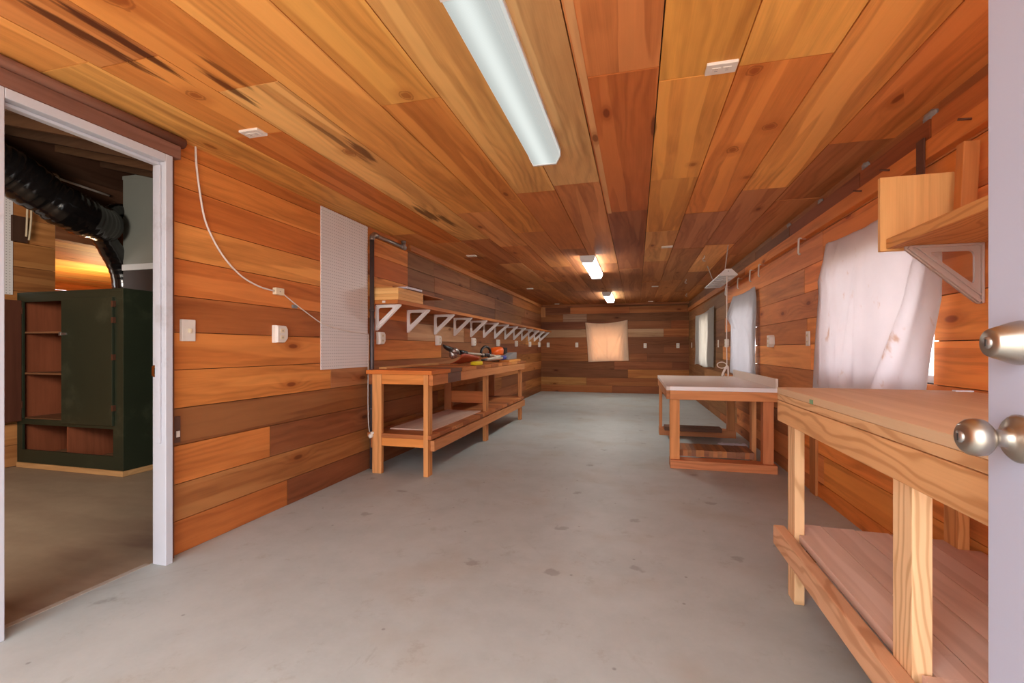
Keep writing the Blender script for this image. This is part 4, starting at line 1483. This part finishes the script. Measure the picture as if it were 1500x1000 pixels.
# boards are notched round the legs in the real thing; keep the mesh clear of them
m.build('lower_shelf', BENCH, lb, bevel=0.002)
o = MB().box((-2.20, 3.86, 0.3558), (-1.775, 5.21, 0.366), lin(212, 178, 158), axis=1).build('plywood_sheet', PLY)
tag(o, 'pale plywood sheet lying on the lower shelf of the left workbench', 'plywood')
m = MB().lathe((-2.262, 3.64, 0.33), (-0.2, -1, 0), [(-0.012, 0.016), (0.0, 0.02), (0.014, 0.02), (0.02, 0.012), (0.022, 0.0)], 14)
m.lathe((-2.25, 3.64, 0.355), (0, -1, 0), [(-0.006, 0.014), (0.01, 0.013), (0.014, 0.0)], 14)
tag(m.build('plug', WHITE_PLASTIC), 'small white plug on the near leg of the left workbench', 'plug')
o = MB().box((-2.30, 3.83, 0.9115), (-2.22, 5.0, 0.93), lin(206, 150, 92), axis=1).build('batten', BENCH, bevel=0.002)
tag(o, 'thin wooden batten lying along the back of the left workbench', 'batten')
o = MB().box((-1.83, 6.15, 0.9112), (-1.685, 6.80, 0.942), lin(204, 134, 66), axis=1).build('board_offcut', BENCH, bevel=0.002)
tag(o, 'pale board offcut under the grey tool block on the left workbench', 'offcut')

# string trimmer on the bench
st = thing('string_trimmer', 'orange petrol string trimmer lying along the left workbench', 'trimmer', (-1.95, 5.7, 0.91))


def blob(center, scale, seed, mat, name, par, amp=0.12, cut=None, pw=2.6):
    """rounded housing: superellipsoid with a little noise"""
    m = MB()
    bm = bmesh.new()
    bmesh.ops.create_uvsphere(bm, u_segments=28, v_segments=18, radius=1)
    for v in bm.verts:
        c = v.co
        n = (abs(c.x) ** pw + abs(c.y) ** pw + abs(c.z) ** pw) ** (1 / pw)
        c /= n
        c *= 1 + amp * mnoise.noise(c * 1.7 + Vector((seed, 0, 0)))
        if cut:
            cut(c)
    for f in bm.faces:
        m.face([(center[0] + v.co.x * scale[0], center[1] + v.co.y * scale[1], center[2] + v.co.z * scale[2]) for v in f.verts], None, (1, 1, 1), True)
    bm.free()
    return m.build(name, mat, par)


def slope(c):
    if c.z > 0:
        c.y += 0.25 * c.z
        c.z *= 0.9 + 0.1 * c.y


blob((-1.96, 6.42, 1.055), (0.10, 0.17, 0.075), 3, ORANGE, 'engine_cover', st, 0.10, slope)
blob((-1.96, 6.40, 0.9685), (0.10, 0.18, 0.0545), 5, POLE_GREY, 'fuel_tank', st, 0.06)
m = MB()
for k in range(6):
    m.box((-2.04, 6.60 + k * 0.028, 1.02), (-1.88, 6.615 + k * 0.028, 1.115))
m.box((-2.03, 6.58, 1.03), (-1.89, 6.76, 1.105))
m.build('air_filter', BLACK_PLASTIC, st, bevel=0.004)
m = MB().tube([(-1.95, 4.86, 1.055), (-1.95, 5.4, 1.035), (-1.95, 6.0, 1.012), (-1.94, 6.28, 1.0)], 0.016, 14)
m.build('shaft', POLE_GREY, st)
lp = []
for k in range(25):
    a = PI * 1.28 * (k / 24) - 0.14 * PI
    lp.append((-1.95 + 0.0 * k, 5.93 + 0.20 * math.cos(a), 1.03 + 0.085 * math.sin(a) + 0.01))
sm = [Vector(p) for p in lp]
m = MB().tube(sm, 0.017, 12)
m.tube([lp[-1], (-1.95, 5.80, 0.995), (-1.95, 5.86, 1.0)], 0.015, 12)
m.tube([lp[0], (-1.95, 6.06, 0.99), (-1.95, 6.0, 1.0)], 0.016, 12)
m.build('loop_handle', BLACK_PLASTIC, st)
m = MB().box((-1.98, 5.84, 0.99), (-1.92, 6.03, 1.035))
m.build('throttle_grip', BLACK_PLASTIC, st, bevel=0.008)
m = MB().lathe((-1.95, 4.92, 1.055), (0.15, -1, 0.1), [(0, 0.02), (0.05, 0.03), (0.10, 0.036), (0.16, 0.04), (0.20, 0.03), (0.22, 0.0)], 20)
m.lathe((-1.95, 4.76, 1.05), (0.3, 0, -1), [(-0.05, 0.0), (-0.05, 0.03), (-0.02, 0.042), (0.03, 0.045), (0.06, 0.03), (0.06, 0.0)], 20)
m.build('gearbox', STEEL, st)
m = MB().tube([(-1.95, 5.18, 1.045), (-1.95, 4.95, 1.06)], 0.028, 12)
m.tube([(-1.95, 4.80, 1.075), (-1.96, 4.66, 1.10), (-1.96, 4.58, 1.115), (-1.96, 4.53, 1.135)], 0.03, 10, radii=[0.03, 0.026, 0.02, 0.008])
m.build('head_fitting', BLACK_PLASTIC, st)
# deflector: curved plate resting on the bench
m = MB()
G = []
for i in range(15):
    row = []
    for j in range(9):
        s, t_ = i / 14, j / 8
        ang = (t_ - 0.15) * PI * 0.62
        rad_ = 0.10 + 0.03 * math.sin(s * PI)
        row.append(Vector((-1.95 + 0.10 * math.cos(ang) * 1.2 - 0.03, 4.78 + 0.62 * s, 0.931 + rad_ * (1 - t_) * (1 - 0.45 * s) * 1.0 + 0.004 * math.sin(s * 9))))
    G.append(row)
for i in range(14):
    for j in range(8):
        m.face([G[i][j], G[i + 1][j], G[i + 1][j + 1], G[i][j + 1]], None, (1, 1, 1), True)
o = m.build('deflector', RUSTY_ORANGE, st)
so = o.modifiers.new('thick', 'SOLIDIFY')
so.thickness = 0.005

# second tool beside it
gt = thing('pole_tool', 'grey pole tool with blue collar lying in front of the string trimmer', 'tool', (-1.775, 5.9, 0.95))
MB().tube([(-1.775, 5.42, 0.965), (-1.775, 5.75, 0.968), (-1.775, 6.15, 0.972)], 0.02, 14).build('shaft', POLE_GREY, gt)
MB().tube([(-1.775, 5.25, 0.962), (-1.775, 5.44, 0.965)], 0.012, 12).build('tip', BLACK_PLASTIC, gt)
MB().tube([(-1.775, 6.10, 0.972), (-1.775, 6.26, 0.975)], 0.03, 16).build('collar', BLUE_PLASTIC, gt)
MB().prism([(6.22, 0.9455), (6.72, 0.9455), (6.72, 1.045), (6.52, 1.04), (6.24, 0.99)], 0, -1.82, -1.725).build('block', GREY_PLASTIC, gt, bevel=0.006)
o = blob((-1.76, 5.02, 0.932), (0.04, 0.13, 0.0215), 11, YELLOW, 'sponge', None, 0.08, pw=5)
tag(o, 'bright yellow sponge at the front edge of the left workbench', 'sponge')

# ------------------------------------------------------------------ pale topped table
pt = thing('work_table', 'pale topped work table on a redwood frame by the right wall', 'table', (0.75, 5.4, 0))
RW = (200, 124, 78)
RW2 = (208, 136, 84)
XW = XR(6.33) - 0.035
leg(pt, (0.303, 4.54, 0.0765), (0.388, 4.63, 0.715), (214, 142, 84))
leg(pt, (1.085, 4.54, 0.0765), (1.17, 4.63, 0.715), (202, 126, 80))
leg(pt, (1.045, 4.78, 0.0), (1.085, 4.87, 0.715), (208, 142, 90))
leg(pt, (0.285, 6.20, 0.0925), (0.32, 6.29, 0.715), (200, 130, 82))
leg(pt, (1.085, 6.20, 0.0925), (1.17, 6.29, 0.715), (198, 134, 84))
MB().box((0.300, 4.501, 0.632), (1.192, 4.539, 0.7155), lin(*RW2), axis=0).build('apron', BENCH, pt, bevel=0.003)
MB().box((0.28, 6.291, 0.632), (1.192, 6.33, 0.7155), lin(*RW), axis=0).build('apron', BENCH, pt, bevel=0.003)
MB().box((0.272, 4.541, 0.632), (0.302, 6.33, 0.7155), lin(186, 120, 76), axis=1).build('apron', BENCH, pt, bevel=0.003)
MB().box((0.303, 4.505, 0.0), (1.192, 4.66, 0.076), lin(204, 130, 84), axis=0).build('skid', BENCH, pt, bevel=0.003)
MB().box((0.283, 6.19, 0.0), (1.18, 6.34, 0.092), lin(192, 122, 78), axis=0).build('skid', BENCH, pt, bevel=0.003)
m = MB()
x = 0.392
while x < 1.04:
    w = random.choice([0.035, 0.04, 0.038])
    m.box((x, 4.66, 0.085), (x + w - 0.001, 4.98, 0.145 + random.uniform(-.002, .002)), jit(random.choice([(150, 94, 62), (132, 84, 60), (164, 100, 60)])), axis=1)
    x += w
relabel(m.build('slat_deck', BENCH, pt), 'low deck of dark slats between the front legs')
m = MB().box((0.34, 6.0, 0.0925), (0.99, 6.19, 0.14), lin(104, 70, 52), axis=0)
relabel(m.build('slat_deck', BENCH, pt), 'low dark deck between the far legs')
m = MB().box((0.268, 4.498, 0.716), (XR(5.4) - 0.07, 6.34, 0.752))
relabel(m.build('top', WHITE_TOP, pt, bevel=0.002), 'pale laminate top')
m = MB().box((0.300, 4.488, 0.717), (1.192, 4.4975, 0.753))
relabel(m.build('edge_strip', WHITE_EDGE, pt), 'white front edge strip')
m = MB()
yy0, yy1 = 4.492, 6.34
m.box((1.172, yy0, 0.7525), (1.192, yy1, 0.835))
relabel(m.build('backsplash', WHITE_TOP, pt, bevel=0.002), 'pale upstand along the wall side')

# crumpled white sheet on the floor below the table
m = MB()
nx = 12
G = [[Vector((0.93 + 0.27 * i / nx + 0.02 * math.sin(j), 5.42 + 0.42 * j / nx, 0.002 + 0.035 * max(0, mnoise.noise(Vector((i * 0.5, j * 0.4, 3)))) + 0.02 * (math.sin(i / nx * PI) * math.sin(j / nx * PI)))) for j in range(nx + 1)] for i in range(nx + 1)]
for i in range(nx):
    for j in range(nx):
        m.face([G[i][j], G[i + 1][j], G[i + 1][j + 1], G[i][j + 1]], None, (1, 1, 1), True)
o = m.build('paper_sheet', PAPER)
so = o.modifiers.new('thick', 'SOLIDIFY'); so.thickness = 0.0015
tag(o, 'crumpled white sheet on the floor under the pale topped table', 'sheet')

# ------------------------------------------------------------------ near right workbench
nb = thing('workbench', 'big pale fir workbench with a boarded lower shelf at front right', 'workbench', (0.95, 1.3, 0))
F1 = (224, 164, 98)
leg(nb, (0.6565, 2.24, 0), (0.696, 2.33, 0.868), (222, 178, 132), FRESH)
leg(nb, (0.6565, 1.36, 0), (0.70, 1.45, 0.868), (226, 184, 138), FRESH)
leg(nb, (0.6565, 0.32, 0), (0.70, 0.41, 0.868), (226, 170, 110), FRESH)
leg(nb, (1.235, 2.24, 0), (1.275, 2.33, 0.868), (206, 140, 82), FRESH)
leg(nb, (1.235, 1.36, 0), (1.275, 1.45, 0.868), (206, 140, 82), FRESH)
leg(nb, (1.235, 0.32, 0), (1.275, 0.41, 0.868), (206, 140, 82), FRESH)
MB().box((0.618, 0.30, 0.775), (0.656, 2.345, 0.868), lin(218, 166, 114), axis=1).build('apron', FRESH, nb, bevel=0.004)
MB().box((1.276, 0.30, 0.775), (1.30, 2.335, 0.868), lin(206, 140, 82), axis=1).build('apron', FRESH, nb, bevel=0.003)
MB().box((0.70, 2.29, 0.775), (1.233, 2.328, 0.868), lin(200, 136, 80), axis=0).build('apron', FRESH, nb, bevel=0.003)
m = MB().box((0.616, 0.29, 0.871), (1.315, 2.335, 0.8975), lin(210, 164, 118), axis=1)
m.build('top', FRESH, nb, bevel=0.002)
m = MB().box((0.615, 0.29, 0.898), (1.315, 2.335, 0.926), lin(210, 178, 142), axis=1)
relabel(m.build('top_sheet', PLY, nb, bevel=0.003), 'smooth tan sheet on the bench top')
MB().box((0.613, 1.895, 0.899), (0.6149, 1.925, 0.914)).build('paint_mark', plain('green_paint_mark', lin(120, 160, 120), 0.6), nb)
MB().box((0.608, 0.30, 0.205), (0.656, 2.375, 0.292), lin(210, 160, 122), axis=1).build('rail', FRESH, nb, bevel=0.006)
MB().box((1.276, 0.30, 0.205), (1.30, 2.34, 0.272), lin(196, 140, 92), axis=1).build('rail', FRESH, nb, bevel=0.003)
for yy in (2.335, 0.33):
    pass
MB().box((0.70, 2.20, 0.205), (1.233, 2.238, 0.272), lin(196, 140, 92), axis=0).build('rail', FRESH, nb, bevel=0.003)
MB().box((0.70, 1.455, 0.205), (1.233, 1.49, 0.272), lin(196, 140, 92), axis=0).build('rail', FRESH, nb, bevel=0.003)
xs = [0.672, 0.80, 0.925, 1.05, 1.165, 1.31]
for k in range(5):
    m = MB()
    y0, y1 = 0.31, 2.37 - 0.01 * k
    tc = lin(*[(222, 190, 170), (218, 186, 166), (226, 194, 174), (216, 182, 162), (214, 178, 158)][k])
    x0, x1 = xs[k] + 0.0015, xs[k + 1] - 0.0015
    if k == 0:   # notched round the front legs
        off = (3.1, 7.7)
        for (a, b) in ((y0, 0.315), (0.415, 1.352), (1.458, 2.235), (2.336, y1)):
            if b - a > 0.02:
                m.box((x0, a, 0.273), (x1, b, 0.304), tc, axis=1, off=off)
        m.box((0.704, 1.353, 0.273), (x1, 1.457, 0.304), tc, axis=1, off=off)
        m.box((0.700, 2.236, 0.273), (x1, 2.335, 0.304), tc, axis=1, off=off)
    elif k == 4:
        off = (13.1, 2.7)
        for (a, b) in ((0.415, 1.355), (1.455, 2.235)):
            m.box((x0, a, 0.273), (x1, b, 0.304), tc, axis=1, off=off)
        for (a, b) in ((1.355, 1.455), (2.235, 2.33)):
            m.box((x0, a, 0.273), (1.233, b, 0.304), tc, axis=1, off=off)
    else:
        m.box((x0, y0, 0.273), (x1, y1, 0.304), tc, axis=1)
    relabel(m.build('shelf_board', DUSTY, nb), 'dusty pinkish shelf board')
o = MB().box((1.24, 2.262, 0.9265), (1.30, 2.285, 0.932)).build('paper_scrap', PAPER)
tag(o, 'tiny white scrap on the near right workbench by the wall', 'scrap')

# ------------------------------------------------------------------ right wall fittings
def on_right(y, z, off=0.0):
    return Vector((XR(y) - off, y, z))


for n, (a, b, c, lab) in enumerate([(0.3, 6.0, (206, 122, 58), 'nearer length of the wooden hook rail along the right wall'), (6.003, 11.6, (182, 110, 60), 'farther length of the wooden hook rail along the right wall')]):
    ym = (a + b) / 2
    Mx = Matrix.Translation((XR(ym), ym, 0)) @ Matrix.Rotation(RA, 4, 'Z')
    o = MB().box((-0.045, -(b - a) / 2, 1.965), (0.001, (b - a) / 2, 2.05), lin(*c), axis=1, M=Mx).build('hook_rail', BENCH, bevel=0.003)
    tag(o, lab, 'rail')


def wall_hook():
    """L hook hanging from the rail: local x out of the wall"""
    pts = [(0.0, 0, 0.0), (-0.045, 0, 0.004), (-0.052, 0, -0.004), (-0.054, 0, -0.06), (-0.056, 0, -0.11), (-0.05, 0.0, -0.122), (-0.042, 0, -0.118)]
    return MB().tube(pts, 0.0075, 8)


HK = [(2.968, 2.019, 'nearest the upright board'), (4.135, 1.935, 'left of the stained cloth'), (5.31, 1.93, 'above the near corner of the sheer cloth'), (5.672, 1.928, 'above the middle of the sheer cloth'), (6.279, 1.925, 'above the far corner of the sheer cloth'), (7.04, 1.925, 'between the two farther cloths')]
h0 = None
for y, z, w in HK[1:]:
    if h0 is None:
        h0 = wall_hook().build('wall_hook', ZINC)
        o = h0
    else:
        o = h0.copy()
        COL.objects.link(o)
    o.location = on_right(y, 1.967 + 0.0, 0.012)
    o.rotation_euler = (0, 0, RA)
    tag(o, 'steel hook on the right hook rail ' + w, 'hook', 'hooks on the right rail')
for y, z, lab in ((2.25, 2.01, 'dark steel prong sticking out of the rail by the entrance door'), (2.85, 2.03, 'dark steel prong on the rail behind the upright board'), (3.15, 2.02, 'dark steel prong on the rail above the stained cloth')):
    o = MB().tube([on_right(y, z, 0.03), on_right(y, z + 0.002, 0.065), on_right(y + 0.01, z + 0.008, 0.085)], 0.005, 8).build('prong', RUST)
    tag(o, lab, 'prong')
o = MB().box((XR(2.57) - 0.055, 2.54, 1.86), (XR(2.57) - 0.0475, 2.60, 2.065)).build('steel_strap', RUST, bevel=0.001)
tag(o, 'rusty flat steel strap hanging on the rail above the upright board', 'strap')

# right shelf, its end board, stick and bracket
o = MB().box((1.02, 0.95, 1.52), (XR(1.6) - 0.002, 2.305, 1.562), lin(208, 148, 86), axis=1).build('wall_shelf', FRESH, bevel=0.003)
tag(o, 'short wooden wall shelf at the upper right beside the entrance door', 'shelf')
o = MB().box((1.0, 2.3065, 1.512), (1.262, 2.328, 1.825), lin(222, 170, 106), axis=2).build('end_board', BENCH, bevel=0.002)
tag(o, 'pale upright board fixed to the end of the right shelf', 'board')
Mx = Matrix.Translation((1.262, 2.25, 1.563)) @ Matrix.Rotation(math.radians(2.5), 4, 'Y')
o = MB().box((-0.03, -0.024, 0.002), (0.025, 0.024, 0.355), lin(190, 122, 66), axis=2, M=Mx).build('wood_stick', BENCH, bevel=0.004)
tag(o, 'rough wooden stick leaning upright on the right shelf', 'stick')
METAL_BR = plain('pinkish_grey_bracket', lin(186, 166, 156), 0.4, 0.3, var=0.1)
b2 = bracket('shelf_bracket', 'grey shelf bracket under the right shelf near the entrance door', 'bracket under the right shelf', METAL_BR)
b2.location = (XR(2.265) - 0.001, 2.265, 1.519)
b2.rotation_euler = (0, 0, PI + RA)

# outlets on the right and back walls
def plate_thing(name, label, group=None):
    t = thing(name, label, 'outlet', (0, 0, 0), group)
    MB().box((-0.035, -0.009, -0.0575), (0.035, 0.001, 0.0575)).build('plate', WHITE_PLASTIC, t, bevel=0.002)
    for s in (-1, 1):
        r = MB().box((-0.0165, -0.0115, s * 0.026 - 0.014), (0.0165, -0.0085, s * 0.026 + 0.014)).build('receptacle', CREAM_PLASTIC, t, bevel=0.002)
        for q in (-1, 1):
            MB().box((q * 0.006 - 0.0012, -0.012, s * 0.026 - 0.004), (q * 0.006 + 0.0012, -0.0114, s * 0.026 + 0.006)).build('slot', DARK_SLOT, r)
    return t


po = plate_thing('wall_outlet', 'white outlet on the back wall nearest the left corner', 'outlets on the back wall')
po.location = (-2.183, YB, 1.193)
dup(po, (-1.448, YB, 1.191), 'white outlet on the back wall just left of the peach cloth')
dup(po, (0.209, YB, 1.171), 'outlet on the back wall right of the peach cloth')
dup(po, (0.963, YB, 1.170), 'white outlet on the back wall nearest the right corner')
for y, lab in ((4.12, 'flat cream outlet on the right wall between the stained and sheer cloths'), (7.95, 'white outlet on the right wall just before the farthest cloth'), (11.2, 'white outlet on the right wall by the back corner')):
    c = dup(po, on_right(y, 1.178), lab, -PI / 2 + RA)
    c['group'] = 'outlets on the right wall'
rb = dup(wb0, on_right(5.05, 1.172), 'white outlet box on the right wall beside the sheer cloth', PI + RA)
rb['group'] = 'outlet boxes on the right wall'
rb = dup(wb0, on_right(7.18, 1.178), 'white outlet box on the right wall left of the sheer cloth', PI + RA)
rb['group'] = 'outlet boxes on the right wall'


# ------------------------------------------------------------------ cloths
def cloth(name, label, L, R, sag, folds, mat, place, nu=70, nv=90, amp=0.012, seed=0, base=0.03, group=None, hem=0.0):
    """L, R: polylines (along, z) top to bottom; place(along, out, z) -> world"""
    def samp(poly, t):
        ds = [0]
        for a, b in zip(poly[:-1], poly[1:]):
            ds.append(ds[-1] + math.hypot(b[0] - a[0], b[1] - a[1]))
        s = t * ds[-1]
        for i in range(len(poly) - 1):
            if s <= ds[i + 1] or i == len(poly) - 2:
                f = (s - ds[i]) / (ds[i + 1] - ds[i])
                return (poly[i][0] + (poly[i + 1][0] - poly[i][0]) * f, poly[i][1] + (poly[i + 1][1] - poly[i][1]) * f)
    m = MB()
    G, UV = [], []
    for i in range(nu + 1):
        u = i / nu
        row, ur = [], []
        for j in range(nv + 1):
            v = j / nv
            a, b = samp(L, v), samp(R, v)
            x = a[0] + (b[0] - a[0]) * u
            z = a[1] + (b[1] - a[1]) * u
            z -= sag * math.sin(PI * u) * (1 - v) ** 2 + hem * math.sin(u * 9 + seed) * v
            w = base
            for (u0, v0, u1, v1, wd, h) in folds:
                if min(v0, v1) - 0.05 <= v <= max(v0, v1) + 0.05:
                    f = min(max((v - v0) / (v1 - v0), 0), 1)
                    uc = u0 + (u1 - u0) * f
                    env = min(1, max(0, (v - min(v0, v1) + 0.05) / 0.15)) * min(1, max(0, (max(v0, v1) + 0.05 - v) / 0.15))
                    w += h * env * math.exp(-((u - uc) / (wd * (0.5 + 0.8 * v))) ** 2)
            w += amp * mnoise.noise(Vector((u * 4 + seed, v * 2.2, seed)))
            w += amp * 0.5 * mnoise.noise(Vector((u * 11 + seed, v * 3, seed + 3)))
            w = max(w, 0.006)
            row.append(Vector(place(x, w, z)))
            ur.append((x, z))
        G.append(row)
        UV.append(ur)
    for i in range(nu):
        for j in range(nv):
            m.face([G[i][j], G[i + 1][j], G[i + 1][j + 1], G[i][j + 1]], [UV[i][j], UV[i + 1][j], UV[i + 1][j + 1], UV[i][j + 1]], (1, 1, 1), True)
    o = m.build(name, mat)
    so = o.modifiers.new('thick', 'SOLIDIFY')
    so.thickness = 0.0012
    return tag(o, label, 'cloth', group)


pr = lambda x, w, z: (XR(x) - w, x, z)
cloth('window_cloth', 'large stained white cloth over the near window on the right wall',
      [(3.70, 1.83), (3.76, 1.72), (3.86, 1.59), (3.84, 1.50), (3.88, 1.15), (3.95, 0.78)], [(2.40, 1.85), (2.44, 1.55), (2.455, 1.32), (2.52, 1.1), (2.57, 0.90), (2.60, 0.76)], 0.03,
      [(0.06, 0.0, 0.14, 1, 0.03, 0.022), (0.16, 0.05, 0.26, 1, 0.03, 0.018), (0.05, 0.0, 0.40, 1, 0.025, 0.012), (0.42, 0.15, 0.52, 1.0, 0.035, 0.020), (0.40, 0.25, 0.36, 1.0, 0.03, 0.014),
       (0.95, 0.1, 0.66, 1.0, 0.03, 0.034), (0.98, 0.2, 0.86, 1.0, 0.05, 0.020), (0.30, 0.3, 0.30, 1.0, 0.02, 0.010)],
      CLOTH_STAINED, pr, amp=0.010, seed=1)
cloth('window_cloth', 'sheer white cloth over the middle window by the pale topped table',
      [(6.70, 1.79), (6.95, 1.66), (7.18, 1.55), (6.95, 1.46), (6.82, 1.40), (6.85, 1.1), (6.91, 0.765)], [(5.59, 1.78), (5.545, 1.655), (5.53, 1.2), (5.53, 0.765)], 0.02,
      [(0.95, 0.0, 0.70, 0.5, 0.04, 0.03), (0.72, 0.4, 0.9, 1.0, 0.04, 0.022), (0.2, 0.05, 0.16, 1.0, 0.03, 0.02), (0.35, 0.2, 0.36, 1.0, 0.03, 0.010), (0.97, 0.1, 0.97, 1.0, 0.03, 0.02)],
      CLOTH_SHEER, pr, amp=0.012, seed=5, base=0.034, hem=0.01)
cloth('window_cloth', 'narrow cream cloth over the farthest window on the right wall',
      [(10.38, 1.776), (10.42, 1.3), (10.46, 0.77)], [(8.16, 1.80), (8.18, 1.3), (8.22, 0.775)], 0.03,
      [(0.12, 0.0, 0.16, 1.0, 0.05, 0.03), (0.85, 0.0, 0.82, 1.0, 0.06, 0.04), (0.32, 0.0, 0.34, 1.0, 0.04, 0.03), (0.62, 0.1, 0.66, 1.0, 0.03, 0.025)],
      CLOTH_CREAM, pr, amp=0.012, seed=9, hem=0.015)
cloth('window_cloth', 'peach coloured cloth hung over the window in the back wall',
      [(-1.235, 1.75), (-1.20, 1.4), (-1.158, 0.765)], [(-0.205, 1.80), (-0.20, 1.4), (-0.175, 0.80)], 0.05,
      [(0.05, 0.0, 0.25, 1.0, 0.03, 0.02), (0.04, 0.0, 0.12, 1.0, 0.03, 0.015), (0.95, 0.0, 0.80, 1.0, 0.04, 0.028), (0.96, 0.05, 0.94, 1.0, 0.04, 0.02), (0.5, 0.2, 0.5, 0.9, 0.05, 0.01), (0.04, 0.05, 0.5, 0.95, 0.03, 0.012), (0.96, 0.05, 0.55, 0.95, 0.03, 0.012)],
      CLOTH_PEACH, lambda x, w, z: (x, YB - w, z), amp=0.010, seed=13)

# ------------------------------------------------------------------ entrance door, open, at the right edge
dr = bpy.data.objects.new('door_1', None)
dr.location = (0.54, -0.04, 0)
COL.objects.link(dr)
struct(dr, 'white entrance door standing open at the right edge')
MB().box((0.518, -0.04, 0.012), (0.562, 0.872, 2.04)).build('slab', DOOR_PAINT, dr, bevel=0.002)
fx = 0.518
k = MB().lathe((fx, 0.808, 0.974), (-1, 0, 0), [(0, 0.0335), (0.004, 0.0335), (0.009, 0.029), (0.013, 0.018), (0.017, 0.0125), (0.030, 0.0115), (0.034, 0.0135), (0.038, 0.020), (0.044, 0.0255), (0.052, 0.0268), (0.060, 0.0255), (0.066, 0.021), (0.069, 0.0165), (0.0695, 0.0)], 48)
kn = k.build('door_knob', NICKEL, dr)
k = MB().lathe((fx - 0.0693, 0.808, 0.974), (-1, 0, 0), [(0, 0.0085), (0.003, 0.0085), (0.0035, 0.0)], 24)
k.build('key_cylinder', STEEL, kn)
MB().box((fx - 0.0734, 0.8070, 0.969), (fx - 0.0726, 0.8090, 0.979)).build('keyhole', DARK_SLOT, kn)
k = MB().lathe((fx, 0.808, 1.108), (-1, 0, 0), [(0, 0.031), (0.003, 0.031), (0.012, 0.0285), (0.034, 0.0205), (0.037, 0.0185), (0.0375, 0.0)], 48)
db = k.build('deadbolt', NICKEL, dr)
k = MB().lathe((fx - 0.0374, 0.808, 1.108), (-1, 0, 0), [(0, 0.0085), (0.0025, 0.0085), (0.003, 0.0)], 24)
k.build('key_cylinder', STEEL, db)
MB().box((fx - 0.0411, 0.8070, 1.103), (fx - 0.0402, 0.8090, 1.113)).build('keyhole', DARK_SLOT, db)
MB().box((0.528, 0.8715, 0.94), (0.552, 0.8728, 1.0)).build('latch_plate', BRASS, dr)
